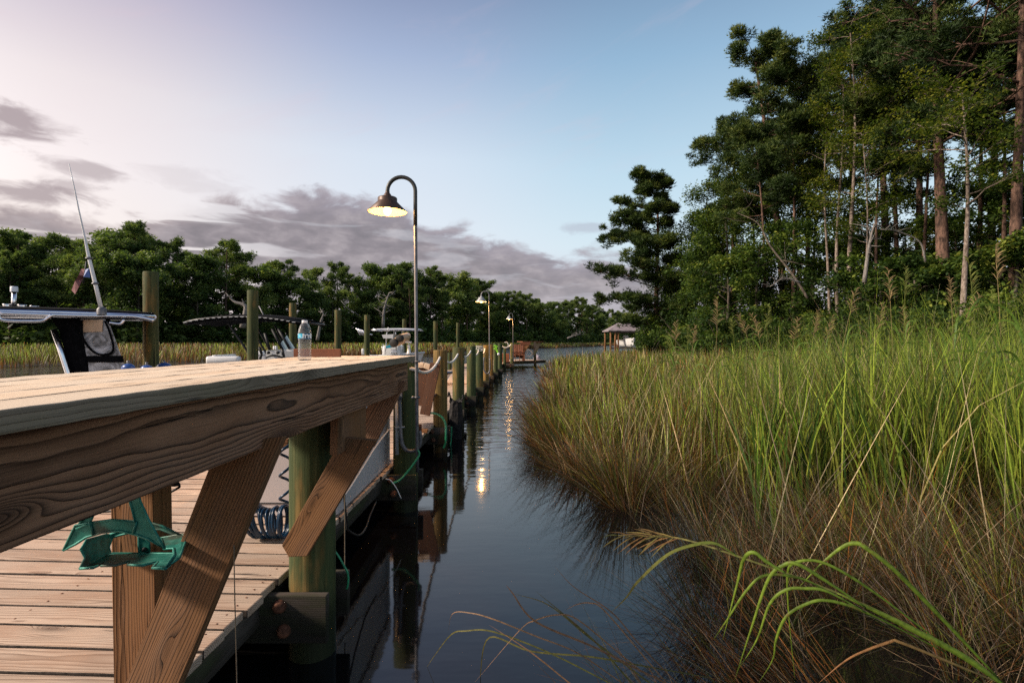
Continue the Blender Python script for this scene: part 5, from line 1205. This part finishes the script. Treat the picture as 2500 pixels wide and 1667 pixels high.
def boat(name, label, origin, rz, L, B, hullmat, ttop, canopy_z, tmat, framemat, cons, cat='boat', group='boats moored left of the dock', fb=.75, bow=1.05, beam_t=1.7):
    t = thing(name, label, cat, (0, 0, 0), group); M4 = Matrix.Translation(Vector(origin))@Matrix.Rotation(rz, 4, 'Z')
    vs, fs, rows = hull(L, B, fb, bow); mb = MB(); mb.add(vs, fs, smooth=True); place(mb, M4).build('hull', hullmat, t)
    mb = MB(); dv = []; df = []
    for i, r_ in enumerate(rows): p = r_[4]; q = r_[3]; dv += [(p[0], p[1]*.93, .38), (p[0], -p[1]*.93, .38)]
    for i in range(len(rows)-1): df.append((2*i, 2*i+1, 2*i+3, 2*i+2))
    mb.add(dv, df); place(mb, M4).build('deck', M['gelgrey'], t)
    mb = MB()
    for sg in (1, -1): mb.tube([(r_[4][0], r_[4][1]*sg, r_[4][2]) for r_ in rows], .045, 7, flat=.7)
    mb.tube([(0, rows[0][4][1], fb), (0, -rows[0][4][1], fb)], .045, 7); place(mb, M4).build('gunwale', M['gel'], t)
    # outboard
    mb = MB(); v, f = rbox(-.62, -.12, -.2, .2, .62, 1.12, r=.1); mb.add(v, f, smooth=True); mb.box((-.3, 0, .2), (.2, .1, .9)); place(mb, M4).build('outboard_motor', cons.get('motor', M['gel']), t)
    # console, seat
    cx = cons['x']; mb = MB(); v, f = rbox(cx-.35, cx+.4, -.42, .42, .38, cons['h'], r=.1, ins=-.03); mb.add(v, f, smooth=True); co = place(mb, M4).build('console', M['gel'], t)
    mb = MB(); v, f = rbox(cx-1.15, cx-.7, -.45, .45, .38, min(.95, cons.get('bk', 1.22)-.27), r=.08); mb.add(v, f, smooth=True); place(mb, M4).build('seat', M['gel'], t)
    mb = MB(); v, f = rbox(cx-1.2, cx-1.08, -.45, .45, cons.get('bk', 1.22)-.25, cons.get('bk', 1.22), r=.05); mb.add(v, f, smooth=True); place(mb, M4).build('backrest', M['gel'], t)
    mb = MB(); wr = [(cx-.42+.03*math.cos(a)*0, .17*math.cos(a), cons['h']-.12+.17*math.sin(a)) for a in [2*PI*k/18 for k in range(19)]]; mb.tube(wr, .012, 6)
    for k in range(3): a = 2*PI*k/3+.5; mb.tube([(cx-.42, 0, cons['h']-.12), (cx-.42, .17*math.cos(a), cons['h']-.12+.17*math.sin(a))], .008, 5)
    place(mb, M4).build('steering_wheel', M['alu'], t)
    # T-top
    x0, x1 = ttop; z = canopy_z; hb = beam_t/2
    mb = MB(); N = 12; cv = []
    for i in range(N+1):
        u = i/N; x = lerp(x0, x1, u); wq = hb*(1-.25*abs(2*u-1)**6)
        for j in range(9):
            s_ = j/8*2-1; cv.append((x, s_*wq, z+.055*(1-s_*s_)*(1-.3*abs(2*u-1)**3)+cons.get('camber', .03)*(1-(2*u-1)**2)))
    cf = [(i*9+j, (i+1)*9+j, (i+1)*9+j+1, i*9+j+1) for i in range(N) for j in range(8)]
    mb.add(cv, cf, smooth=True); cn = place(mb, M4).build('canopy', tmat, t); cn.modifiers.new('s', 'SOLIDIFY').thickness = .03
    mb = MB(); cz = lambda u: z-.03+cons.get('camber', .03)*(1-(2*u-1)**2)
    ring = [(lerp(x0, x1, u), -hb*(1-.25*abs(2*u-1)**6), cz(u)) for u in [k/14 for k in range(15)]]
    ring2 = [(a, -b, c) for a, b, c in ring]
    mb.tube(ring, .024, 8); mb.tube(ring2, .024, 8); mb.tube([ring[0], ring2[0]], .024, 8); mb.tube([ring[-1], ring2[-1]], .024, 8)
    for u in (.3, .5, .7): mb.tube([(lerp(x0, x1, u), -hb, cz(u)), (lerp(x0, x1, u), hb, cz(u))], .018, 7)
    place(mb, M4).build('canopy_frame', framemat, t)
    for sg in (1, -1):
        for (xa, xb, xt) in cons['legs']:
            mb = MB(); mb.tube(smooth_path([(xa, .48*sg, .38), (xb, .5*sg, 1.05), (xt, .62*sg, z-.05)], 6), .024, 8); place(mb, M4).build('support_tube', cons.get('legmat', framemat), t)
    return t, M4
def seams(t, M4, x0, x1, y, z, n, camber):
    mb = MB()
    for k in range(n):
        u = (k+.5)/n; x = lerp(x0, x1, u); mb.box((x, y, z+camber*(1-(2*u-1)**2)), ((x1-x0)/n*.55, .012, .012))
    place(mb, M4).build('lacing', M['gel'], t)
# --- boat 1: nearest, black enclosure under an aluminium framed top; bow towards the dock
b1, Q = boat('motorboat', 'nearest boat, black canvas T-top with silver tube frame and a tall antenna', (-8.75, 3.58, 0), R(35), 5.7, 2.2, M['gel'], (2.9, 5.12), 1.855, M['canvas'], M['alu'],
             dict(x=3.9, h=.92, bk=.85, legs=[], camber=.015), fb=.48, bow=.8, beam_t=1.5)
w1 = lambda px, py, Y: P(px, py, Y)
YF = 5.62
# canvas enclosure: dark wall and clear panels, hung from the top
def sheet(name, pts, mat, parent, d=.012, Yoff=0):
    mb = MB(); p = [Vector(v) for v in pts]; mb.prism(p, Vector((0, d, 0))); return mb.build(name, mat, parent)
g1 = lambda u, v, Y=YF: P(u*.3634, 380+v*.3634, Y)
yr = lambda u: lerp(5.13, 5.86, u/1035)
sheet('enclosure_wall', [g1(335, 1085), g1(540, 1092), g1(625, 1620), g1(520, 1640), g1(430, 1300), g1(400, 1180)], M['canvas'], b1, .02)
sheet('enclosure_wall', [g1(420, 1090, 6.3), g1(730, 1092, 6.3), g1(830, 1640, 6.3), g1(520, 1640, 6.3)], M['canvas'], b1, .02)
wp = sheet('window_panel', [g1(540, 1098), g1(700, 1098), g1(740, 1150), g1(812, 1350), g1(583, 1352), g1(552, 1200)], M['vinyl'], b1, .008)
sheet('enclosure_band', [g1(580, 1345, YF-.012), g1(815, 1343, YF-.012), g1(826, 1388, YF-.012), g1(590, 1388, YF-.012)], M['canvas'], b1, .02)
sheet('window_panel', [g1(592, 1388), g1(826, 1380), g1(850, 1560), g1(610, 1600)], M['vinyl'], b1, .008)
sheet('shade_flap', [g1(545, 1103, YF-.01), g1(690, 1103, YF-.01), g1(686, 1182, YF-.01), g1(560, 1186, YF-.01)], M['tan'], b1, .006)
mb = MB(); mb.tube(smooth_path([g1(548, 1105, YF-.02), g1(552, 1210, YF-.02), g1(600, 1290, YF-.02), g1(660, 1333, YF-.02), g1(735, 1330, YF-.02), g1(762, 1290, YF-.02), g1(735, 1180, YF-.02), g1(705, 1110, YF-.02)], 6), .012, 6); mb.build('zip', M['canvas'], b1)
mb = MB(); mb.tube([g1(362, 1170, YF-.03), g1(420, 1340, YF-.03), g1(462, 1470, YF-.03), g1(520, 1650, YF-.03)], .028, 10); mb.build('support_tube', M['alu'], b1)
for sid in (((-10, 1062), (0, 1095), (60, 1108), (270, 1110), (320, 1090), (350, 1070)), ((735, 1122), (790, 1130), (815, 1125), (835, 1102))):
    mb = MB(); mb.tube(smooth_path([g1(u, v, yr(u)-.03) for u, v in sid], 5), .016, 8); mb.build('grab_rail', M['alu'], b1)
mb = MB(); mb.tube(smooth_path([g1(u, v, yr(u)) for u, v in [(-30, 1056), (300, 1068), (600, 1076), (860, 1078), (960, 1090), (1035, 1108)]], 5), .022, 9); mb.build('edge_rail', M['alu'], b1)
for (u, v) in ((50, 1005), (148, 1010), (230, 1018)):
    mb = MB(); a = g1(u+4, v+42, 5.7); b = g1(u, v-6, 5.7); mb.tube([a, b], .038, 12, cap=False); mb.lathe([(.040, 0), (.044, .004), (.040, .01)], b-Vector((0, 0, .006)), 12); mb.build('rod_holder', M['alu'], b1)
mb = MB(); mb.tube([g1(92, 1045, 5.7), g1(95, 915, 5.7)], .022, 10); mb.build('light_mast', M['alu'], b1)
mb = MB(); mb.lathe([(.034, 0), (.034, .05), (.03, .06), (0, .06)], g1(95, 915, 5.7), 14); mb.build('anchor_light', M['cap'], b1)
mb = MB(); ap = [(688, 1060), (640, 860), (598, 690), (565, 530), (528, 360), (498, 210), (463, 55)]
mb.tube([g1(u, v, 5.6) for u, v in ap], [.021, .019, .017, .010, .008, .006, .004], 9); mb.build('antenna', M['gel'], b1)
mb = MB(); mb.lathe([(.045, -.03), (.045, .03), (.03, .05)], g1(683, 1050, 5.6), 12)
for f_ in ((640, 860), (598, 690)): mb.ball(g1(*f_, 5.6), .034, 10, sq=(1, 1, .5))
mb.build('antenna_mount', M['galv'], b1)
fl = MB(); fl.tube([g1(560, 860, 5.8), g1(582, 710, 5.8)], .009, 6); fl.build('flag_staff', M['black'], b1)
def cloth(name, uv, mat, Y):
    mb = MB(); vs = [g1(u, v, Y+.03*math.sin(i*2.0)) for i, (u, v) in enumerate(uv)]; n_ = len(vs)//2
    mb.add(vs, [(i, i+1, n_*2-2-i, n_*2-1-i) for i in range(n_-1)]); o = mb.build(name, mat, b1); o.modifiers.new('s', 'SOLIDIFY').thickness = .004; return o
cloth('flag', [(575, 760), (545, 762), (530, 800), (505, 840), (480, 905), (505, 930), (530, 880), (555, 830), (572, 810), (600, 790)], M['red'], 5.8)
cloth('flag', [(598, 755), (575, 765), (560, 815), (605, 820)], M['fender'], 5.76)
for (px, py, Y, s_) in ((313, 893, 5.1, .05), (358, 896, 5.4, .05), (401, 893, 6.5, .075)):
    f_ = thing('fender', {313: 'round blue fender beside the black enclosure', 358: 'blue fender left of the nearest mooring pile', 401: 'blue fender right of the nearest mooring pile'}[px], 'fender', (0, 0, 0), 'blue boat fenders')
    mb = MB(); c = P(px, py+6, Y); mb.ball(c, s_, 14, sq=(1.3, 1, 1)); mb.build('ball', M['fender'], f_); mb = MB(); mb.lathe([(.012, 0), (.014, .03), (0, .034)], c+Vector((0, 0, s_*.92)), 8); mb.build('eye', M['galv'], f_)
# --- boat 2: black canopy
b2, Q2 = boat('motorboat', 'boat with long black curved canopy and white console behind the second mooring pile', (-9.6, 12.0, 0), 0, 6.0, 2.3, M['gel'], (2.3, 4.98), 1.97, M['canvas'], M['blackpipe'],
              dict(x=4.0, h=1.22, legs=[(3.4, 3.75, 3.3), (4.55, 4.2, 3.75)], camber=.13, legmat=M['black']), fb=.72, bow=1.0, beam_t=1.6)
[c for c in b2.children if c.name.startswith('canopy')][0].modifiers['s'].thickness = .09
seams(b2, Q2, 2.4, 4.9, -.83, 1.935, 20, .13)
h2 = lambda u, v, Y=11.3: P(450+u*.2551, 650+v*.2551, Y)
sheet('windshield', [h2(918, 742), h2(980, 660), h2(1055, 785), h2(950, 795)], M['tint'], b2, .015)
for a, b in (((900, 600), (1010, 790)), ((840, 600), (935, 790)), ((935, 790), (955, 870)), ((770, 640), (820, 800)), ((715, 770), (740, 835)), ((740, 835), (725, 890))):
    mb = MB(); mb.tube([h2(*a), h2(*b)], .03, 8); mb.build('support_tube', M['black'], b2)
sheet('console_front', [h2(785, 805), h2(950, 795), h2(1050, 790), h2(1045, 875), h2(770, 890)], M['gel'], b2, .3)
sheet('locker', [h2(965, 815, 11.25), h2(1045, 812, 11.25), h2(1045, 868, 11.25), h2(965, 870, 11.25)], M['gelgrey'], b2, .04)
mb = MB(); mb.tube([h2(780+160*k/12, 875-math.sin(PI*k/12)*22, 11.2) for k in range(13)], .022, 7)
for u in (805, 895): mb.ball(h2(u, 826, 11.25), .04, 10)
mb.build('fittings', M['black'], b2)
for u in (862, 880): 
    mb = MB(); mb.lathe([(.03, 0), (.03, .07), (.025, .075)], h2(u, 795, 11.3), 10); mb.build('rod_holder', M['gel'], b2)
mb = MB(); mb.tube([h2(785, 530, 11.8), h2(765, 480, 11.8), h2(715, 380, 11.8)], .014, 6); mb.build('antenna', M['galv'], b2)
mb = MB(); v, f = rbox(-.29, .29, -.06, .06, 0, .16, r=.05); mb.add([(a+P(546, 0, 8.8).x, b+8.8, c+HC-(892-CY)*8.8/F) for a, b, c in v], f, smooth=True); mb.box((P(546, 0, 8.8).x, 8.8, .75), (.1, .06, .75))
o = mb.build('boat_seat_back', M['gel']); tag(o, 'white rounded seat back showing above the tabletop left of the second mooring pile', 'seat')
# --- boat 3: white T-top
b3, Q3 = boat('motorboat', 'white boat with white T-top, rod rack and turquoise seat behind the far table end', (-10.2, 21.5, 0), 0, 6.3, 2.3, M['gel'], (4.45, 6.35), 2.0, M['gel'], M['alu'],
              dict(x=5.2, h=1.35, legs=[(4.8, 5.0, 5.1), (5.5, 5.45, 5.45)], camber=.02), fb=.75, bow=1.05, beam_t=1.5)
h3 = lambda u, v, Y=20.6: P(450+u*.2551, 650+v*.2551, Y)
sheet('electronics_box', [h3(1890, 655), h3(2000, 650), h3(1995, 690), h3(1905, 690)], M['gel'], b3, .3)
sheet('seat_cushion', [h3(1925, 765), h3(1965, 750), h3(1975, 780), h3(1935, 785)], M['bluevinyl'], b3, .3)
for k in range(5):
    mb = MB(); mb.tube([h3(1650+14*k, 590+5*k), h3(1680+14*k, 655+2*k)], .022, 7); mb.build('rod_holder', M['alu'], b3)
mb = MB(); mb.tube([h3(1640, 595), h3(1720, 640), h3(1800, 655)], .022, 7); mb.tube([h3(1805, 597), h3(1895, 622)], .02, 7); mb.build('rod_rack', M['alu'], b3)
mb = MB(); mb.tube([h3(1953, 625), h3(1953, 585)], .025, 8); mb.build('light_mast', M['gel'], b3)
for k in range(5):
    mb = MB(); mb.tube([h3(1975+12*k, 795, 20.3), h3(1990+12*k, 850, 20.3)], .012, 6); mb.build('rail', M['alu'], b3)
mb = MB(); mb.tube([h3(1690, 480), h3(1560, 400), h3(1500, 330)], .008, 5); mb.build('fishing_rod', M['galv'], b3)
# blue covered hull right of the backboard
t4 = thing('blue_boat', 'small blue boat with white trim glimpsed between backboard and mooring pile', 'boat', (0, 0, 0), 'boats moored left of the dock')
vs, fs, rows = hull(3.6, 1.4, .62, .95); mb = MB(); mb.add(vs, fs, smooth=True); M4 = Matrix.Translation((-9.2, 15.6, .18)); place(mb, M4).build('hull', M['fender'], t4)
mb = MB()
for sg in (1, -1): mb.tube([(r_[4][0], r_[4][1]*sg, r_[4][2]) for r_ in rows], .04, 7)
place(mb, M4).build('gunwale', M['gel'], t4)
# white boat seen through the gap right of the table
t5 = thing('white_skiff', 'low white skiff seen in the gap between lamp post and ochre piling', 'boat', (0, 0, 0), 'boats moored left of the dock')
vs, fs, rows = hull(3.4, 1.5, .5, .7); mb = MB(); mb.add(vs, fs, smooth=True); M4 = Matrix.Translation((-5.2, 13.6, 0))@Matrix.Rotation(0, 4, 'Z'); place(mb, M4).build('hull', M['gel'], t5)
mb = MB()
for sg in (1, -1): mb.tube([(r_[4][0], r_[4][1]*sg, r_[4][2]) for r_ in rows], .035, 7)
place(mb, M4).build('gunwale', M['navy'], t5)
mb = MB(); mb.tube([(2.7, -.3, .6), (2.9, -.3, 1.0)], .02, 6); place(mb, M4).build('rail', M['alu'], t5)

# ---------------------------------------------------------------- boathouse
bh = thing('boathouse', 'open boathouse with grey shingled hip roof on wooden posts', 'boathouse', (0, 0, 0))
YH = 74; z_e = HC+(CY-807)*YH/F; z_r = HC+(CY-784)*YH/F; xl = (1481-CX)*YH/F; xr = xl+5.6; yf, yb = YH-1.5, YH+3.5; xm = (xl+xr)/2-.2
m = NT('roof_shingles'); o = m.tc().outputs['Object']; br = m.n('ShaderNodeTexBrick'); m.put(br.inputs['Vector'], o); br.inputs['Scale'].default_value = 4
br.inputs['Color1'].default_value = (.30, .24, .24, 1); br.inputs['Color2'].default_value = (.18, .15, .155, 1); br.inputs['Mortar'].default_value = (.07, .06, .06, 1)
nn = m.noise(o, 1.6, 5, .7); M['roof'] = m.done(m.pbr(m.mix(m.ss(nn, .35, .7, 0, .6), br.outputs[0], (.36, .31, .32)), .9))
mb = MB(); A = [(xl, yf, z_e), (xr, yf, z_e), (xr, yb, z_e), (xl, yb, z_e), (xm-.35, (yf+yb)/2, z_r), (xm+.35, (yf+yb)/2, z_r)]
mb.add(A+[(a, b, c-.16) for a, b, c in A[:4]], [(0, 1, 5, 4), (1, 2, 5), (2, 3, 4, 5), (3, 0, 4), (0, 6, 7, 1), (1, 7, 8, 2), (2, 8, 9, 3), (3, 9, 6, 0), (9, 8, 7, 6)]); mb.build('roof', M['roof'], bh)
for (x, y_) in ((xl+.35, yf+.3), (xl+1.0, yf+.3), (xl+1.45, yf+.35), (xr-.4, yf+.3), (xl+.35, yb-.4), (xr-.4, yb-.4), (xl+2.2, yb-.4)):
    mb = MB(); mb.tube([(x, y_, -1), (x, y_, z_e-.1)], .13, 10); mb.build('post', M['brace'], bh)
mb = MB(); mb.board((xl+.2, yf+.3, z_e-.28), (xr-.2, yf+.3, z_e-.28), .2, .1); mb.board((xl+.35, yf+.3, .5), (xr-.2, yf+.3, .5), .2, .1); mb.build('beam', M['dim'], bh)
t6 = thing('stored_boat', 'white boat hull hanging on the lift inside the boathouse', 'boat', (0, 0, 0))
vs, fs, rows = hull(4.2, 1.7, .8, 1.15); mb = MB(); mb.add(vs, fs, smooth=True); M4 = Matrix.Translation(((1526-CX)*YH/F, yf+3.6, .85))@Matrix.Rotation(R(-80), 4, 'Z'); place(mb, M4).build('hull', M['gel'], t6)
mb = MB(); v, f = rbox(1.2, 1.8, -.3, .3, .7, 1.5, r=.08); mb.add(v, f, smooth=True); place(mb, M4).build('console', M['gel'], t6)
# ---------------------------------------------------------------- sky, sun, camera
w = bpy.data.worlds.new('World'); SC.world = w; w.use_nodes = True
m = NT.__new__(NT); m.t = w.node_tree; m.t.nodes.clear(); m.out = m.t.nodes.new('ShaderNodeOutputWorld')
d = m.tc().outputs['Generated']; x, y, z = m.sep(d)
az = m.math('ARCTAN2', x, y)                         # 0 ahead, + right
hyp = m.math('SQRT', m.math('ADD', m.math('MULTIPLY', x, x), m.math('MULTIPLY', y, y)))
el = m.math('ARCTAN2', z, hyp)
D = lambda v: m.math('MULTIPLY', v, 57.2958)
azd = D(az); eld = D(el)
e01 = m.math('DIVIDE', m.math('MAXIMUM', eld, 0), 60, clamp=True)
S = srgb
right = m.ramp(e01, [(0, S(198, 190, 206)), (.08, S(216, 214, 226)), (.17, S(212, 231, 240)), (.30, S(190, 218, 235)), (.47, S(148, 183, 212)), (.62, S(114, 140, 174)), (1, S(84, 92, 126))])
mid = m.ramp(e01, [(0, S(222, 205, 212)), (.1, S(232, 226, 234)), (.2, S(226, 233, 242)), (.32, S(214, 226, 240)), (.48, S(166, 182, 212)), (.62, S(120, 132, 168)), (1, S(82, 88, 122))])
left = m.ramp(e01, [(0, S(236, 214, 212)), (.12, S(247, 236, 230)), (.25, S(244, 234, 234)), (.36, S(234, 224, 226)), (.50, S(192, 182, 200)), (.62, S(120, 128, 165)), (1, S(75, 95, 138))])
f1 = m.ss(azd, -42, -12); f2 = m.ss(azd, -14, 14)
sky = m.mix(f1, left, mid); sky = m.mix(f2, sky, right)
# the glow where the sun has gone down, out of frame on the left
gl = m.math('POWER', 2.718, m.math('MULTIPLY', -1, m.math('ADD', m.math('POWER', m.math('DIVIDE', m.math('ADD', azd, 82), 20), 2), m.math('POWER', m.math('DIVIDE', m.math('SUBTRACT', eld, 10), 15), 2))))
sky = m.mix(1, sky, m.mix(gl, (0, 0, 0), (4.2, 3.5, 2.8)), 'ADD')
# clouds. the bank: a silhouette height over azimuth, roughened
def curve(v, pts):
    nd = m.n('ShaderNodeFloatCurve'); m.put(nd.inputs[1], v); c = nd.mapping.curves[0]
    for i, (a, b) in enumerate(pts):
        if i == 0: c.points[0].location = (a, b)
        elif i == len(pts)-1: c.points[-1].location = (a, b)
        else: c.points.new(a, b)
    nd.mapping.update(); return nd.outputs[0]
px2az = lambda px: math.degrees(math.atan((px-CX)/F))
def py2el(px, py): return math.degrees(math.atan((CY-py)/F*math.cos(R(px2az(px)))))
top = [(-600, 540), (-60, 505), (60, 500), (160, 512), (240, 532), (330, 520), (420, 512), (475, 490), (540, 476), (640, 480), (720, 470), (775, 460), (850, 468), (940, 488), (1020, 520), (1060, 545), (1140, 562), (1220, 585), (1290, 604), (1380, 622), (1470, 628), (1600, 650), (1800, 690), (2300, 760)]
a01 = m.math('DIVIDE', m.math('ADD', azd, 60), 120, clamp=True)
bank = m.math('MULTIPLY', curve(a01, [((px2az(p)+60)/120, py2el(p, q)/30) for p, q in top]), 30)
cv = m.comb(m.math('MULTIPLY', azd, .12), m.math('MULTIPLY', eld, .26), 0)
n1 = m.noise(cv, 1.2, 6, .58, .6); n2 = m.noise(m.comb(m.math('MULTIPLY', azd, .055), m.math('MULTIPLY', eld, .40), 7), 1.5, 5, .55, .5); n3 = m.noise(cv, 2.8, 5, .55, .2)
hgt = m.math('SUBTRACT', m.math('ADD', bank, m.math('MULTIPLY', m.math('SUBTRACT', n1, .5), 6.5)), eld)
hgt = m.math('ADD', hgt, m.math('MULTIPLY', m.math('SUBTRACT', n3, .5), 3.0))
dens = m.ss(hgt, -.5, 1.3)
# streaks of clear sky through the bank, more on the left
gap = m.ss(n2, .50, .40); leftness = m.ss(azd, -18, -36)
gapr = m.math('MULTIPLY', gap, m.math('ADD', .22, m.math('MULTIPLY', leftness, .75)))
dens = m.math('MULTIPLY', dens, m.math('SUBTRACT', 1, gapr))
lowfade = m.ss(eld, 1.0, 7, .45, 1); dens = m.math('MULTIPLY', dens, lowfade)
ccol = m.ramp(n3, [(.30, S(118, 109, 114)), (.5, S(140, 129, 134)), (.72, S(174, 163, 166))])
ccol = m.mix(m.ss(hgt, 3.5, -.4, 0, .45), ccol, m.mix(leftness, S(176, 166, 180), S(205, 180, 175)))
sky = m.mix(m.math('MULTIPLY', dens, .93), sky, ccol)
def puff(px, py, w_, h_, amt, seed):
    a0 = px2az(px); e0 = py2el(px, py); dx = m.math('DIVIDE', m.math('SUBTRACT', azd, a0), w_); dy = m.math('DIVIDE', m.math('SUBTRACT', eld, e0), h_)
    q = m.math('SQRT', m.math('ADD', m.math('MULTIPLY', dx, dx), m.math('MULTIPLY', dy, dy)))
    nn = m.noise(m.comb(m.math('MULTIPLY', azd, .16), m.math('MULTIPLY', eld, .45), seed), 1.4, 5, .6, .5)
    return m.math('MULTIPLY', m.ss(m.math('ADD', q, m.math('MULTIPLY', m.math('SUBTRACT', nn, .5), 2.6)), 1.15, .25), amt)
for (px, py, w_, h_, amt, sd) in ((35, 292, 4.6, 1.7, .75, 1), (205, 412, 3.6, .8, .55, 2), (60, 470, 5.5, 1.0, .72, 3), (170, 452, 2.6, .7, .5, 4), (1440, 553, 3.4, .75, .42, 5), (450, 440, 5.5, 1.2, .16, 6)):
    sky = m.mix(puff(px, py, w_, h_, amt, sd), sky, S(146, 126, 130) if px < 600 else S(165, 162, 178))
# faint pink veils higher up
vn = m.noise(m.comb(m.math('MULTIPLY', azd, .035), m.math('ADD', m.math('MULTIPLY', eld, .12), m.math('MULTIPLY', azd, -.03)), 11), 2.2, 5, .6, .8)
veil = m.math('MULTIPLY', m.ss(vn, .50, .85, 0, .2), m.ss(eld, 14, 24)); sky = m.mix(veil, sky, S(226, 196, 206))
# below the horizon
sky = m.mix(m.ss(eld, -.2, -3), sky, (.10, .09, .085))
nsh = m.n('ShaderNodeTexSky', sky_type='NISHITA'); nsh.sun_disc = False; nsh.sun_elevation = R(24); nsh.sun_rotation = R(-115)
bg = m.n('ShaderNodeBackground'); m.put(bg.inputs[0], sky); bg.inputs[1].default_value = .90
bg2 = m.n('ShaderNodeBackground'); m.put(bg2.inputs[0], nsh.outputs[0]); bg2.inputs[1].default_value = .008
ad = m.n('ShaderNodeAddShader'); m.t.links.new(bg.outputs[0], ad.inputs[0]); m.t.links.new(bg2.outputs[0], ad.inputs[1]); m.t.links.new(ad.outputs[0], m.out.inputs[0])

def sun(az_deg, el_deg, strength, angle, col):
    ld = bpy.data.lights.new('sun', 'SUN'); ld.energy = strength; ld.angle = R(angle); ld.color = col
    o = bpy.data.objects.new('sun', ld); COL.objects.link(o)
    dr = Vector((math.sin(R(az_deg))*math.cos(R(el_deg)), math.cos(R(az_deg))*math.cos(R(el_deg)), math.sin(R(el_deg))))
    o.rotation_euler = dr.to_track_quat('Z', 'Y').to_euler(); return o
sun(-104, 31, 5.0, 7, (1, .86, .72))
cam = bpy.data.cameras.new('camera'); co = bpy.data.objects.new('camera', cam); COL.objects.link(co)
co.location = (0, 0, HC); co.rotation_euler = (R(90), 0, 0); cam.sensor_width = 36; cam.lens = 18; cam.shift_y = -.0006; cam.clip_end = 6000; cam.clip_start = .02
SC.camera = co
SC.view_settings.view_transform = 'Standard'; SC.view_settings.look = 'None'; SC.view_settings.exposure = .14; SC.view_settings.gamma = 1
SC.cycles.max_bounces = 8; SC.cycles.transparent_max_bounces = 8; SC.cycles.diffuse_bounces = 2; SC.cycles.caustics_reflective = False; SC.cycles.caustics_refractive = False; SC.cycles.use_denoising = False
SC.cycles.sample_clamp_indirect = 3; SC.cycles.sample_clamp_direct = 12
